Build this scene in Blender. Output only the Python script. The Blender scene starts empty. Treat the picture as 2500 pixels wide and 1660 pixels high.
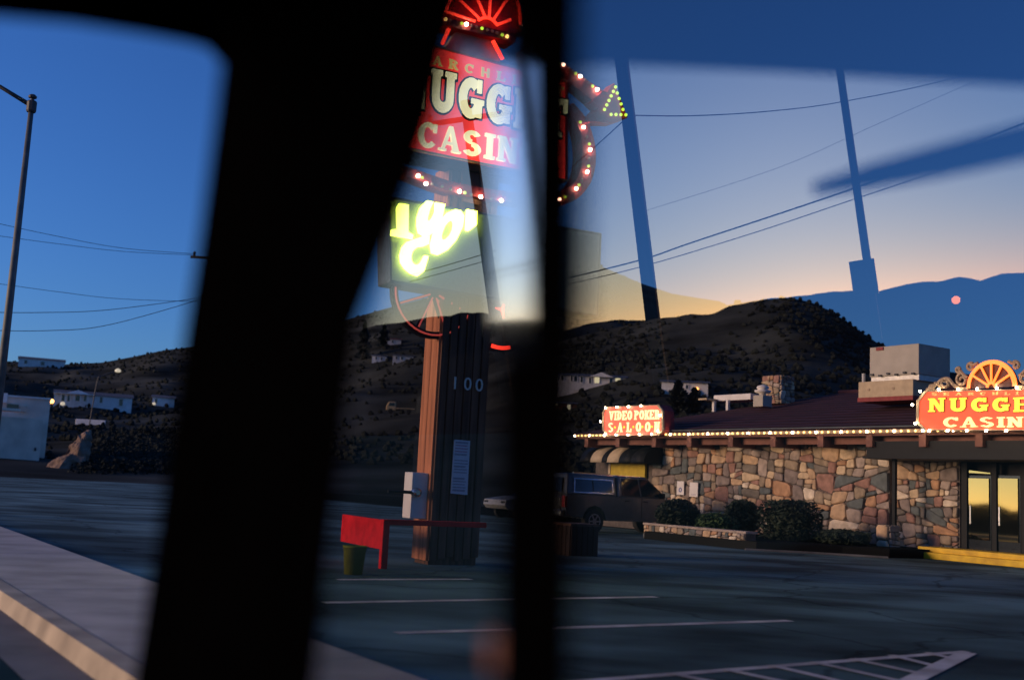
import bpy, bmesh, math, random
from mathutils import Vector, Matrix, noise
random.seed(7)
V = Vector
S = bpy.context.scene
COL = S.collection
rad = math.radians

# ------------------------------------------------------------------ camera
FPX, W0, H0 = 2700.0, 2500.0, 1660.0           # focal length and size of the photograph in its pixels
ROLL, PITCH = rad(3.0), math.atan(355.0/2700.0)
CAM = V((0, 0, 1.38))
_F = V((0, math.cos(PITCH), math.sin(PITCH)))
_U0 = V((0, -math.sin(PITCH), math.cos(PITCH)))
_X = V((1, 0, 0))
_R = math.cos(ROLL)*_X + math.sin(ROLL)*_U0
_U = -math.sin(ROLL)*_X + math.cos(ROLL)*_U0
cd = bpy.data.cameras.new('camera')
cam = bpy.data.objects.new('camera', cd)
COL.objects.link(cam)
cam.matrix_world = Matrix(((_R.x, _U.x, -_F.x, CAM.x), (_R.y, _U.y, -_F.y, CAM.y), (_R.z, _U.z, -_F.z, CAM.z), (0, 0, 0, 1)))
cd.sensor_width = 36.0
cd.lens = 36.0*FPX/W0
cd.clip_start = 0.02
cd.clip_end = 9000
cd.dof.use_dof = True
cd.dof.focus_distance = 24.0
cd.dof.aperture_fstop = 1.15
S.camera = cam

# ------------------------------------------------------------------ sky, sun, exposure
EXPO = -0.20
SUN_AZ, SUN_EL = rad(-82), rad(6.5)
w = bpy.data.worlds.new('World')
S.world = w
w.use_nodes = True
nt = w.node_tree
sk = nt.nodes.new('ShaderNodeTexSky')
sk.sky_type = 'NISHITA'
sk.sun_disc = False
sk.sun_elevation = SUN_EL
sk.sun_rotation = SUN_AZ
sk.ozone_density = 4.5
sk.dust_density = 0.3
wb = nt.nodes.new('ShaderNodeMix')             # cool white balance of the photograph
wb.data_type = 'RGBA'
wb.blend_type = 'MULTIPLY'
wb.inputs['Factor'].default_value = 1.0
wb.inputs['B'].default_value = (0.70, 0.88, 1.36, 1)
nt.links.new(sk.outputs['Color'], wb.inputs['A'])
nt.links.new(wb.outputs['Result'], nt.nodes['Background'].inputs['Color'])
nt.nodes['Background'].inputs['Strength'].default_value = 0.15
sl = bpy.data.lights.new('sun', 'SUN')
sl.energy = 4.0                              # stands in for the broad afterglow, turned aside from the sky's sun
sl.angle = rad(20)
sl.color = (1.0, 0.66, 0.44)
sun = bpy.data.objects.new('sun', sl)
COL.objects.link(sun)
GLOW_AZ, GLOW_EL = SUN_AZ-rad(21), SUN_EL+rad(1)
_sd = V((math.sin(GLOW_AZ)*math.cos(GLOW_EL), math.cos(GLOW_AZ)*math.cos(GLOW_EL), math.sin(GLOW_EL)))
sun.rotation_euler = _sd.to_track_quat('Z', 'Y').to_euler()
S.view_settings.view_transform = 'Standard'
S.view_settings.look = 'None'
S.view_settings.exposure = EXPO
S.view_settings.gamma = 1.0
S.render.engine = 'CYCLES'
S.cycles.max_bounces = 8
S.cycles.transparent_max_bounces = 12
S.cycles.caustics_reflective = False
S.cycles.caustics_refractive = False
S.cycles.sample_clamp_indirect = 4.0
KE = 1.0/2**EXPO                                # emission that shows as 1.0 at this exposure

# ------------------------------------------------------------------ where pixels point
def ray(x, y):
    return (_F + _R*((x-W0/2)/FPX) + _U*((H0/2-y)/FPX)).normalized()
def gnd(x, y, z=0.0):
    d = ray(x, y)
    return CAM + d*((z-CAM.z)/d.z)
def at(x, y, depth):
    d = ray(x, y)
    return CAM + d*(depth/d.y)
def plane_hit(x, y, p0, n):
    d = ray(x, y)
    return CAM + d*((p0-CAM).dot(n)/d.dot(n))
PSI = rad(-33)                                  # the road, the van and the casino front share this direction
CF = V((math.sin(PSI), math.cos(PSI), 0))
CR = V((math.cos(PSI), -math.sin(PSI), 0))
UP = V((0, 0, 1))
def P(s, d, z=0.0):
    return CF*s + CR*d + UP*z
def sd(p):
    return p.dot(CF), p.dot(CR)
def vpl(x, y, D):
    return plane_hit(x, y, CR*D, CR)

# ------------------------------------------------------------------ helpers: materials
def newmat(name):
    m = bpy.data.materials.new(name)
    m.use_nodes = True
    return m, m.node_tree, m.node_tree.nodes['Principled BSDF']
def mat(name, col, rough=0.7, metal=0.0, var=0.25, scale=6.0, bump=0.0, spec=0.5, col2=None, detail=6.0, stretch=None, coat=0.0):
    m, t, b = newmat(name)
    b.inputs['Roughness'].default_value = rough
    b.inputs['Metallic'].default_value = metal
    b.inputs['Specular IOR Level'].default_value = spec
    b.inputs['Coat Weight'].default_value = coat
    c1 = [max(0, c*(1-var)) for c in col]
    c2 = list(col2) if col2 else [min(1, c*(1+var)) for c in col]
    tc = t.nodes.new('ShaderNodeTexCoord')
    src = tc.outputs['Object']
    if stretch:
        mp = t.nodes.new('ShaderNodeMapping')
        mp.inputs['Scale'].default_value = stretch
        t.links.new(src, mp.inputs['Vector'])
        src = mp.outputs['Vector']
    n = t.nodes.new('ShaderNodeTexNoise')
    n.inputs['Scale'].default_value = scale
    n.inputs['Detail'].default_value = detail
    t.links.new(src, n.inputs['Vector'])
    r = t.nodes.new('ShaderNodeValToRGB')
    r.color_ramp.elements[0].position = 0.3
    r.color_ramp.elements[1].position = 0.7
    r.color_ramp.elements[0].color = (*c1, 1)
    r.color_ramp.elements[1].color = (*c2, 1)
    t.links.new(n.outputs['Fac'], r.inputs['Fac'])
    t.links.new(r.outputs['Color'], b.inputs['Base Color'])
    if bump:
        bp = t.nodes.new('ShaderNodeBump')
        bp.inputs['Strength'].default_value = bump
        bp.inputs['Distance'].default_value = 0.02
        t.links.new(n.outputs['Fac'], bp.inputs['Height'])
        t.links.new(bp.outputs['Normal'], b.inputs['Normal'])
    return m
def glow(name, col, k, base=(0.2, 0.2, 0.2)):
    m, t, b = newmat(name)
    b.inputs['Base Color'].default_value = (*base, 1)
    b.inputs['Roughness'].default_value = 0.5
    b.inputs['Emission Color'].default_value = (*col, 1)
    b.inputs['Emission Strength'].default_value = k*KE
    return m
def lightbox(name, col, k, var=0.35, scale=1.2):
    """Back-lit plastic: the tubes behind it light it unevenly."""
    m = glow(name, col, k, base=[c*0.6 for c in col])
    t = m.node_tree
    b = t.nodes['Principled BSDF']
    tc = t.nodes.new('ShaderNodeTexCoord')
    n = t.nodes.new('ShaderNodeTexNoise')
    n.inputs['Scale'].default_value = scale
    n.inputs['Detail'].default_value = 2
    t.links.new(tc.outputs['Object'], n.inputs['Vector'])
    mr = t.nodes.new('ShaderNodeMapRange')
    mr.inputs['From Min'].default_value = 0.3
    mr.inputs['From Max'].default_value = 0.7
    mr.inputs['To Min'].default_value = k*KE*(1-var)
    mr.inputs['To Max'].default_value = k*KE*(1+var)
    t.links.new(n.outputs['Fac'], mr.inputs['Value'])
    t.links.new(mr.outputs['Result'], b.inputs['Emission Strength'])
    return m
M = {}
M['asphalt'] = mat('asphalt', (0.025, 0.055, 0.058), 1.0, spec=0.0, var=0.35, scale=0.35, bump=0.15, detail=9)
def lotmat():
    m = mat('lot_asphalt', (0.09, 0.15, 0.145), 0.95, spec=0.05, var=0.45, scale=0.16, bump=0.15, detail=10)
    t = m.node_tree
    b = t.nodes['Principled BSDF']
    src = b.inputs['Base Color'].links[0].from_socket
    tc = t.nodes.new('ShaderNodeTexCoord')
    wv = t.nodes.new('ShaderNodeTexNoise')
    wv.inputs['Scale'].default_value = 0.7
    wv.inputs['Detail'].default_value = 5
    t.links.new(tc.outputs['Object'], wv.inputs['Vector'])
    ad = t.nodes.new('ShaderNodeVectorMath')
    ad.operation = 'MULTIPLY_ADD'
    ad.inputs[1].default_value = (1.6, 1.6, 0)
    t.links.new(wv.outputs['Color'], ad.inputs[0])
    t.links.new(tc.outputs['Object'], ad.inputs[2])
    vo = t.nodes.new('ShaderNodeTexVoronoi')
    vo.feature = 'DISTANCE_TO_EDGE'
    vo.inputs['Scale'].default_value = 0.22
    t.links.new(ad.outputs[0], vo.inputs['Vector'])
    r1 = t.nodes.new('ShaderNodeMapRange')
    r1.inputs['From Min'].default_value = 0.004
    r1.inputs['From Max'].default_value = 0.012
    r1.inputs['To Min'].default_value = 0.6
    t.links.new(vo.outputs['Distance'], r1.inputs['Value'])
    mp = t.nodes.new('ShaderNodeMapping')
    mp.inputs['Scale'].default_value = (0.28, 0.5, 1)
    mp.inputs['Rotation'].default_value = (0, 0, rad(25))
    t.links.new(tc.outputs['Object'], mp.inputs['Vector'])
    st = t.nodes.new('ShaderNodeTexNoise')
    st.inputs['Scale'].default_value = 1.0
    st.inputs['Detail'].default_value = 7
    t.links.new(mp.outputs['Vector'], st.inputs['Vector'])
    r2 = t.nodes.new('ShaderNodeMapRange')
    r2.inputs['From Min'].default_value = 0.38
    r2.inputs['From Max'].default_value = 0.62
    r2.inputs['To Min'].default_value = 0.45
    r2.inputs['To Max'].default_value = 1.6
    t.links.new(st.outputs['Fac'], r2.inputs['Value'])
    mu = t.nodes.new('ShaderNodeMath')
    mu.operation = 'MULTIPLY'
    t.links.new(r1.outputs['Result'], mu.inputs[0])
    t.links.new(r2.outputs['Result'], mu.inputs[1])
    vm = t.nodes.new('ShaderNodeVectorMath')
    vm.operation = 'SCALE'
    t.links.new(src, vm.inputs[0])
    t.links.new(mu.outputs[0], vm.inputs['Scale'])
    t.links.new(vm.outputs[0], b.inputs['Base Color'])
    return m
M['lot'] = lotmat()
M['concrete'] = mat('concrete', (0.40, 0.36, 0.29), 0.9, var=0.30, scale=1.2, bump=0.1, detail=9)
M['kerb'] = mat('kerb_concrete', (0.36, 0.30, 0.21), 0.9, var=0.3, scale=2.0, bump=0.1)
M['gutter'] = mat('gutter_concrete', (0.13, 0.13, 0.12), 0.9, var=0.35, scale=1.5)
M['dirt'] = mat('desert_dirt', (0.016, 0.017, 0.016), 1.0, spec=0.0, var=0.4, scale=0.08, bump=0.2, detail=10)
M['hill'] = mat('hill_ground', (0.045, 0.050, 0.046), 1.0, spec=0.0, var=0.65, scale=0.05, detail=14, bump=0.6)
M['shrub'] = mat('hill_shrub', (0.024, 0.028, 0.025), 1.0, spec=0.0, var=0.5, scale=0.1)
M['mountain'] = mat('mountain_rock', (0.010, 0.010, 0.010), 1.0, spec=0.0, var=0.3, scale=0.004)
M['paint'] = mat('road_paint', (0.55, 0.48, 0.42), 0.85, var=0.35, scale=2.2, detail=12, col2=(0.88, 0.80, 0.72))
M['black'] = mat('black_plastic', (0.0008, 0.0008, 0.001), 1.0, var=0.2, spec=0.0)
M['liner'] = mat('dark_headliner', (0.0012, 0.0012, 0.0015), 1.0, var=0.2, spec=0.0)
M['blackpaint'] = mat('black_paint', (0.006, 0.007, 0.008), 0.6, var=0.3, spec=0.25)
M['steel'] = mat('galvanised_steel', (0.10, 0.115, 0.115), 0.6, metal=0.2, var=0.25, scale=4)
M['darksteel'] = mat('dark_steel', (0.05, 0.055, 0.06), 0.6, metal=0.2, var=0.3)
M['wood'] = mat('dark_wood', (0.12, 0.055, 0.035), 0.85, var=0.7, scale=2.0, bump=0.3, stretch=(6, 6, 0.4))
M['binwood'] = mat('bin_wood', (0.030, 0.013, 0.009), 0.85, var=0.5, scale=2.0, stretch=(6, 6, 0.4))
M['lit_redwood'] = mat('lit_red_wood', (0.52, 0.19, 0.085), 0.8, var=0.4, scale=2.0, bump=0.3, stretch=(6, 6, 0.4))  # reddish wood, orange sunset light on the column side put into its colour
M['polewood'] = mat('pole_wood', (0.055, 0.045, 0.04), 0.9, var=0.4, scale=2.0, stretch=(6, 6, 0.3))
M['beamwood'] = mat('brown_beam', (0.20, 0.085, 0.06), 0.8, var=0.3, scale=2.0)
M['roof'] = mat('maroon_roof', (0.050, 0.012, 0.020), 0.85, var=0.35, scale=1.2, detail=10, bump=0.2)
M['white'] = mat('white_paint', (0.82, 0.78, 0.74), 0.6, var=0.12, scale=1.5)
M['offwhite'] = mat('offwhite_siding', (0.74, 0.72, 0.70), 0.8, var=0.15, scale=0.8)
M['stucco'] = mat('pale_stucco', (0.74, 0.60, 0.50), 0.9, var=0.2, scale=0.5)
M['acgrey'] = mat('ac_grey_metal', (0.46, 0.42, 0.35), 0.6, var=0.12, scale=2.0)
M['galv'] = mat('galvanised_flashing', (0.60, 0.58, 0.54), 0.45, metal=0.3, var=0.2, scale=5)
M['cream'] = mat('cream_paint', (0.56, 0.44, 0.28), 0.7, var=0.12)
M['panelmauve'] = mat('dull_mauve_panel', (0.10, 0.07, 0.07), 0.8, var=0.15)
M['beige'] = mat('beige_iron', (0.42, 0.31, 0.20), 0.6, var=0.2)
M['yellow'] = mat('yellow_paint', (0.85, 0.50, 0.02), 0.6, var=0.3, scale=3.0, detail=9)
M['yellowboard'] = mat('yellow_board', (0.55, 0.40, 0.01), 0.6, var=0.2)
M['red'] = mat('red_paint', (0.62, 0.012, 0.020), 0.9, var=0.2, spec=0.1)
M['redflash'] = mat('red_flashing', (0.28, 0.04, 0.04), 0.7, var=0.2)
M['green'] = mat('olive_plastic', (0.14, 0.15, 0.012), 0.8, spec=0.1, var=0.2)
M['carpaint'] = mat('grey_car_paint', (0.13, 0.135, 0.13), 0.25, metal=0.3, var=0.08, coat=0.8)
M['caryellow'] = mat('cream_yellow_car_paint', (0.62, 0.42, 0.20), 0.4, var=0.1)
M['carwhite'] = mat('white_car_paint', (0.30, 0.30, 0.28), 0.3, var=0.05, coat=0.5)
M['carglass'] = mat('dark_car_glass', (0.012, 0.014, 0.018), 0.06, var=0.1, spec=0.8)
M['capglass'] = mat('canopy_glass', (0.05, 0.055, 0.06), 0.08, var=0.1, spec=1.0)
M['tyre'] = mat('tyre_rubber', (0.012, 0.012, 0.012), 0.85, var=0.2)
M['rim'] = mat('alloy_rim', (0.35, 0.35, 0.36), 0.35, metal=0.7, var=0.2)
M['chrome'] = mat('chrome', (0.5, 0.5, 0.5), 0.2, metal=0.9, var=0.1)
M['tail'] = mat('tail_lamp_red', (0.35, 0.01, 0.01), 0.25, var=0.1)
M['mortar'] = mat('mortar', (0.12, 0.10, 0.085), 0.95, var=0.3, scale=8)
M['bush'] = mat('bush_leaf', (0.022, 0.035, 0.016), 0.8, var=0.5, scale=3)
M['bushgreen'] = mat('green_bush_leaf', (0.045, 0.085, 0.02), 0.8, var=0.5, scale=3)
M['leafdark'] = mat('conifer_leaf', (0.018, 0.028, 0.02), 0.85, var=0.5, scale=2)
M['window'] = mat('window_glass', (0.02, 0.025, 0.03), 0.1, var=0.1, spec=0.8)
M['wire'] = mat('wire_rubber', (0.02, 0.02, 0.022), 0.7, var=0.1)
M['rock'] = mat('warm_rock', (0.19, 0.13, 0.10), 0.95, var=0.5, scale=0.5, bump=0.5, detail=10)
M['roofgrey'] = mat('grey_roof_shingle', (0.075, 0.085, 0.10), 0.85, var=0.2, scale=1)
M['paper'] = mat('notice_paper', (0.80, 0.72, 0.80), 0.7, var=0.06)
M['ink'] = mat('notice_ink', (0.42, 0.37, 0.46), 0.8, var=0.1)
M['inkred'] = mat('notice_red_ink', (0.55, 0.28, 0.40), 0.8, var=0.1)
M['blueink'] = mat('blue_ink', (0.03, 0.08, 0.35), 0.7, var=0.1)
M['signred'] = mat('red_sheet_metal', (0.60, 0.035, 0.04), 0.6, var=0.25)
M['signdark'] = mat('dark_red_sheet_metal', (0.30, 0.03, 0.035), 0.65, var=0.3)
M['ledboard'] = mat('led_board_grey', (0.20, 0.22, 0.18), 0.8, var=0.15, scale=40)
STONES = [mat('stone_%d' % i, c, 0.9, var=0.3, scale=5, bump=0.5, detail=9) for i, c in enumerate((
    (0.68, 0.52, 0.33), (0.58, 0.40, 0.24), (0.50, 0.29, 0.16), (0.36, 0.28, 0.19), (0.22, 0.19, 0.15),
    (0.13, 0.15, 0.145), (0.42, 0.34, 0.28), (0.80, 0.66, 0.50), (0.36, 0.20, 0.15), (0.26, 0.21, 0.18)))]
M['neon'] = glow('red_neon', (1.0, 0.035, 0.012), 5.0)
M['neonhot'] = glow('orange_neon', (1.0, 0.15, 0.010), 4.5)
M['neondim'] = glow('dim_red_neon', (1.0, 0.10, 0.05), 0.55)
M['bulb'] = glow('lit_bulb', (1.0, 0.74, 0.48), 60)
M['bulbgold'] = glow('golden_bulb', (1.0, 0.58, 0.16), 7.0)
M['bulbgreen'] = glow('green_lamp', (0.62, 1.0, 0.05), 1.9)
M['bulbdim'] = glow('dim_red_lamp', (1.0, 0.25, 0.12), 0.12)
M['led'] = glow('lime_led', (0.80, 1.0, 0.09), 16)
M['faceR'] = lightbox('red_back_lit_face', (1.0, 0.05, 0.035), 1.5)
M['faceO'] = lightbox('orange_red_back_lit_face', (1.0, 0.085, 0.025), 1.5, var=0.15)
M['faceP'] = lightbox('salmon_red_back_lit_face', (1.0, 0.15, 0.085), 1.5, var=0.15)
M['letterW'] = lightbox('cream_back_lit_letter', (0.98, 0.88, 0.46), 1.6, var=0.3)
M['letterY'] = lightbox('yellow_back_lit_letter', (1.0, 0.76, 0.05), 1.8, var=0.1)
M['letterC'] = lightbox('cream_yellow_back_lit_letter', (1.0, 0.86, 0.34), 1.8, var=0.1)
M['letterV'] = lightbox('pale_yellow_back_lit_letter', (1.0, 0.84, 0.40), 2.2, var=0.1)
M['letterG'] = lightbox('gold_back_lit_letter', (0.85, 0.62, 0.18), 1.0, var=0.2)
M['litroom'] = lightbox('lit_yellow_room', (0.95, 0.52, 0.10), 0.62, var=0.15)
M['lampwarm'] = glow('warm_lamp', (1.0, 0.42, 0.10), 6)
M['lampwhite'] = glow('white_lamp', (1.0, 0.86, 0.62), 0.5)
M['winlit'] = glow('lit_window', (1.0, 0.85, 0.5), 0.9)
M['redglow'] = glow('dim_red_glow', (1.0, 0.16, 0.07), 0.22)  # emission of the added red glow block, not a lamp of the van
def glassmat(name, tint, boost):
    m = bpy.data.materials.new(name)
    m.use_nodes = True
    t = m.node_tree
    t.nodes.clear()
    o = t.nodes.new('ShaderNodeOutputMaterial')
    mx = t.nodes.new('ShaderNodeMixShader')
    tr = t.nodes.new('ShaderNodeBsdfTransparent')
    tr.inputs['Color'].default_value = (*tint, 1)
    gl = t.nodes.new('ShaderNodeBsdfGlossy')
    gl.inputs['Roughness'].default_value = 0.0
    gl.inputs['Color'].default_value = (1.0, 0.76, 0.52, 1)   # warmth of the mirrored sky put into the reflection colour
    lw = t.nodes.new('ShaderNodeLayerWeight')        # how squarely one looks at the pane: the same from both sides
    lw.inputs['Blend'].default_value = 0.5
    pw = t.nodes.new('ShaderNodeMath')
    pw.operation = 'POWER'
    pw.inputs[1].default_value = 2.2
    ma = t.nodes.new('ShaderNodeMath')
    ma.operation = 'MULTIPLY_ADD'
    ma.inputs[1].default_value = 1.0-boost
    ma.inputs[2].default_value = boost
    t.links.new(lw.outputs['Facing'], pw.inputs[0])
    t.links.new(pw.outputs[0], ma.inputs[0])
    t.links.new(ma.outputs[0], mx.inputs[0])
    t.links.new(tr.outputs[0], mx.inputs[1])
    t.links.new(gl.outputs[0], mx.inputs[2])
    t.links.new(mx.outputs[0], o.inputs['Surface'])
    return m
M['pane'] = glassmat('tinted_reflecting_glass', (0.98, 0.99, 0.99), 0.34)
m = bpy.data.materials.new('clear_glass')
m.use_nodes = True
m.node_tree.nodes.clear()
_o = m.node_tree.nodes.new('ShaderNodeOutputMaterial')
_t = m.node_tree.nodes.new('ShaderNodeBsdfTransparent')
m.node_tree.links.new(_t.outputs[0], _o.inputs['Surface'])
M['clear'] = m
m, t, b = newmat('glossy_trim')
b.inputs['Base Color'].default_value = (0.95, 0.95, 0.98, 1)
b.inputs['Metallic'].default_value = 1.0
b.inputs['Roughness'].default_value = 0.05
M['trim'] = m
m, t, b = newmat('sunset_tinted_door_glass')
b.inputs['Base Color'].default_value = (0.80, 0.60, 0.24, 1)  # yellow of the mirrored sunset put into the glass colour
b.inputs['Metallic'].default_value = 1.0
b.inputs['Roughness'].default_value = 0.03
M['mirrorglass'] = m

# ------------------------------------------------------------------ helpers: objects
ORG = {}
def tag(o, label=None, cat=None, group=None, kind=None):
    if label: o['label'] = label
    if cat: o['category'] = cat
    if group: o['group'] = group
    if kind: o['kind'] = kind
    return o
def thing(name, loc, label, cat, group=None):
    o = bpy.data.objects.new(name, None)
    COL.objects.link(o)
    o.empty_display_size = 0.2
    o.location = loc
    ORG[o] = V(loc)
    return tag(o, label, cat, group)
class MB:
    def __init__(self):
        self.v, self.f = [], []
    def add(self, vs, fs):
        n = len(self.v)
        self.v += [V(p) for p in vs]
        self.f += [[i+n for i in f] for f in fs]
        return self
    def box(self, c, size, ax=None):
        c = V(c)
        a = ax or (V((1, 0, 0)), V((0, 1, 0)), UP)
        h = [a[i]*size[i]*0.5 for i in range(3)]
        vs = [c+h[0]*i+h[1]*j+h[2]*k for k in (-1, 1) for j in (-1, 1) for i in (-1, 1)]
        return self.add(vs, [(0, 2, 3, 1), (4, 5, 7, 6), (0, 1, 5, 4), (2, 6, 7, 3), (0, 4, 6, 2), (1, 3, 7, 5)])
    def prism(self, poly, ext):
        """poly: 3D loop; ext: thickness vector behind it."""
        n = len(poly)
        poly = [V(p) for p in poly]
        ext = V(ext)
        vs = poly+[p+ext for p in poly]
        return self.add(vs, [list(range(n)), list(range(2*n-1, n-1, -1))]+[(i, i+n, (i+1) % n+n, (i+1) % n) for i in range(n)])
    def ring(self, outer, inner, ext, closed=True):
        n = len(outer)
        ext = V(ext)
        vs = [V(p) for p in outer]+[V(p) for p in inner]+[V(p)+ext for p in outer]+[V(p)+ext for p in inner]
        fs = []
        rng = range(n) if closed else range(n-1)
        for i in rng:
            j = (i+1) % n
            fs += [(i, j, n+j, n+i), (2*n+i, 3*n+i, 3*n+j, 2*n+j), (i, 2*n+i, 2*n+j, j), (n+i, n+j, 3*n+j, 3*n+i)]
        if not closed:
            for i in (0, n-1):
                fs.append((i, n+i, 3*n+i, 2*n+i))
        return self.add(vs, fs)
    def tube(self, path, r, seg=8, caps=True):
        path = [V(p) for p in path]
        rs = r if isinstance(r, (list, tuple)) else [r]*len(path)
        vs, fs = [], []
        up = None
        for i, p in enumerate(path):
            d = (path[min(i+1, len(path)-1)]-path[max(i-1, 0)]).normalized()
            if up is None:
                up = d.orthogonal().normalized()
            up = (up-d*up.dot(d)).normalized()
            b = d.cross(up)
            for k in range(seg):
                a = 2*math.pi*k/seg
                vs.append(p+(up*math.cos(a)+b*math.sin(a))*rs[i])
        for i in range(len(path)-1):
            for k in range(seg):
                fs.append((i*seg+k, i*seg+(k+1) % seg, (i+1)*seg+(k+1) % seg, (i+1)*seg+k))
        if caps:
            fs.append(list(range(seg))[::-1])
            fs.append([(len(path)-1)*seg+k for k in range(seg)])
        return self.add(vs, fs)
    def lathe(self, c, prof, axis=UP, seg=16):
        axis = V(axis).normalized()
        a = axis.orthogonal().normalized()
        b = axis.cross(a)
        vs, fs = [], []
        for r, h in prof:
            for k in range(seg):
                t = 2*math.pi*k/seg
                vs.append(V(c)+axis*h+(a*math.cos(t)+b*math.sin(t))*r)
        for i in range(len(prof)-1):
            for k in range(seg):
                fs.append((i*seg+k, i*seg+(k+1) % seg, (i+1)*seg+(k+1) % seg, (i+1)*seg+k))
        fs.append(list(range(seg))[::-1])
        fs.append([(len(prof)-1)*seg+k for k in range(seg)])
        return self.add(vs, fs)
    def ball(self, c, r, seg=8, rings=5):
        rr = r if isinstance(r, (tuple, list)) else (r, r, r)
        vs = [V(c)+V((0, 0, -rr[2]))]
        for i in range(1, rings):
            ph = -math.pi/2+math.pi*i/rings
            for k in range(seg):
                t = 2*math.pi*k/seg
                vs.append(V(c)+V((rr[0]*math.cos(ph)*math.cos(t), rr[1]*math.cos(ph)*math.sin(t), rr[2]*math.sin(ph))))
        vs.append(V(c)+V((0, 0, rr[2])))
        fs = [(0, 1+(k+1) % seg, 1+k) for k in range(seg)]
        for i in range(rings-2):
            for k in range(seg):
                fs.append((1+i*seg+k, 1+i*seg+(k+1) % seg, 1+(i+1)*seg+(k+1) % seg, 1+(i+1)*seg+k))
        e = len(vs)-1
        s0 = 1+(rings-2)*seg
        fs += [(e, s0+k, s0+(k+1) % seg) for k in range(seg)]
        return self.add(vs, fs)
    def build(self, name, mt, parent=None, smooth=False, bevel=0.0, fix=True):
        org = ORG.get(parent, V((0, 0, 0))) if parent else V((0, 0, 0))
        me = bpy.data.meshes.new(name)
        loc = V((0, 0, 0))
        if parent is None and self.v:
            lo = V((min(p.x for p in self.v), min(p.y for p in self.v), min(p.z for p in self.v)))
            hi = V((max(p.x for p in self.v), max(p.y for p in self.v), max(p.z for p in self.v)))
            loc = V(((lo.x+hi.x)/2, (lo.y+hi.y)/2, lo.z))
        me.from_pydata([tuple(p-org-loc) for p in self.v], [], self.f)
        if fix:
            bm = bmesh.new()
            bm.from_mesh(me)
            bmesh.ops.recalc_face_normals(bm, faces=bm.faces)
            bm.to_mesh(me)
            bm.free()
        me.materials.append(M[mt] if isinstance(mt, str) else mt)
        if smooth:
            me.polygons.foreach_set('use_smooth', [True]*len(me.polygons))
        o = bpy.data.objects.new(name, me)
        COL.objects.link(o)
        o.location = loc
        if parent:
            o.parent = parent
            ORG[o] = org
        else:
            ORG[o] = loc
        if bevel:
            bv = o.modifiers.new('bevel', 'BEVEL')
            bv.width = bevel
            bv.segments = 2
            bv.limit_method = 'ANGLE'
        return o
def place(name, me, pos, parent, mt=None):
    """one more object that shares a mesh centred on its own origin"""
    o = bpy.data.objects.new(name, me)
    COL.objects.link(o)
    o.parent = parent
    o.location = V(pos)-ORG[parent]
    ORG[o] = V(pos)
    return o
def ball_mesh(name, r, mt, seg=8, rings=6):
    mb = MB().ball((0, 0, 0), r, seg, rings)
    me = bpy.data.meshes.new(name)
    me.from_pydata([tuple(p) for p in mb.v], [], mb.f)
    me.materials.append(M[mt])
    me.polygons.foreach_set('use_smooth', [True]*len(me.polygons))
    return me
def lerp(pts, x):
    if x <= pts[0][0]: return pts[0][1]
    for (x0, y0), (x1, y1) in zip(pts, pts[1:]):
        if x <= x1:
            return y0+(y1-y0)*(x-x0)/(x1-x0)
    return pts[-1][1]
def smooth_path(pts, n=8):
    """Catmull-Rom through 2D or 3D tuples"""
    out = []
    pts = [V(p) for p in pts]
    for i in range(len(pts)-1):
        p0, p1, p2, p3 = pts[max(i-1, 0)], pts[i], pts[i+1], pts[min(i+2, len(pts)-1)]
        for k in range(n):
            t = k/n
            out.append(0.5*((2*p1)+(p2-p0)*t+(2*p0-5*p1+4*p2-p3)*t*t+(3*p1-p0-3*p2+p3)*t**3))
    out.append(pts[-1])
    return out

# ------------------------------------------------------------------ ground, road, sidewalk, lot
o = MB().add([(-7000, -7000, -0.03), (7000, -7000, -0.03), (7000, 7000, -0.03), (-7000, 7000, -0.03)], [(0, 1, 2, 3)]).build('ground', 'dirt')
tag(o, 'bare dark desert ground reaching to the hills', 'ground', kind='structure')
o = MB().add([P(-200, -9.5, 0), P(400, -9.5, 0), P(400, 1.45, 0), P(-200, 1.45, 0)], [(0, 1, 2, 3)]).build('road', 'asphalt')
tag(o, 'dark asphalt road beside the kerb', 'road', kind='structure')
o = MB().add([P(-200, 1.45, 0.004), P(400, 1.45, 0.004), P(400, 1.86, 0.004), P(-200, 1.86, 0.004)], [(0, 1, 2, 3)]).build('gutter', 'gutter')
tag(o, 'grey concrete gutter strip along the kerb', 'gutter', kind='structure')
kz = 0.14
mb = MB().prism([P(-200, 1.86, 0), P(-200, 1.90, kz), P(-200, 2.06, kz), P(-200, 2.06, 0)], CF*600)
o = mb.build('kerb', 'kerb')
tag(o, 'pale beige concrete kerb between gutter and sidewalk', 'kerb', kind='structure')
sw = tag(MB().prism([P(-200, 2.06, -0.01), P(-200, 2.06, kz-0.012), P(-200, 3.60, kz-0.012), P(-200, 3.60, -0.01)], CF*600).build('sidewalk', 'concrete'),
         'beige concrete sidewalk between kerb and parking lot', 'sidewalk', kind='structure')
slab = None
for i in range(9):                               # concrete slabs with joints, as far as they can be told apart
    s0 = -2+i*4.6
    mb = MB().box(P(s0+2.3, 2.835, kz-0.0125), (4.585, 1.50, 0.016), (CF, CR, UP))
    if slab is None:
        slab = mb.build('slab', 'concrete', sw, bevel=0.006)
        s_first = s0
    else:
        c = slab.copy()
        COL.objects.link(c)
        c.location = slab.location+CF*(s0-s_first)
lot = MB().add([P(-60, 3.62, 0.002), P(120, 3.62, 0.002), P(120, 26.9, 0.002), P(-60, 26.9, 0.002)], [(0, 1, 2, 3)]).build('parking_lot', 'lot')
tag(lot, 'dark worn asphalt parking lot in front of the casino', 'parking lot', kind='structure')
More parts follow.
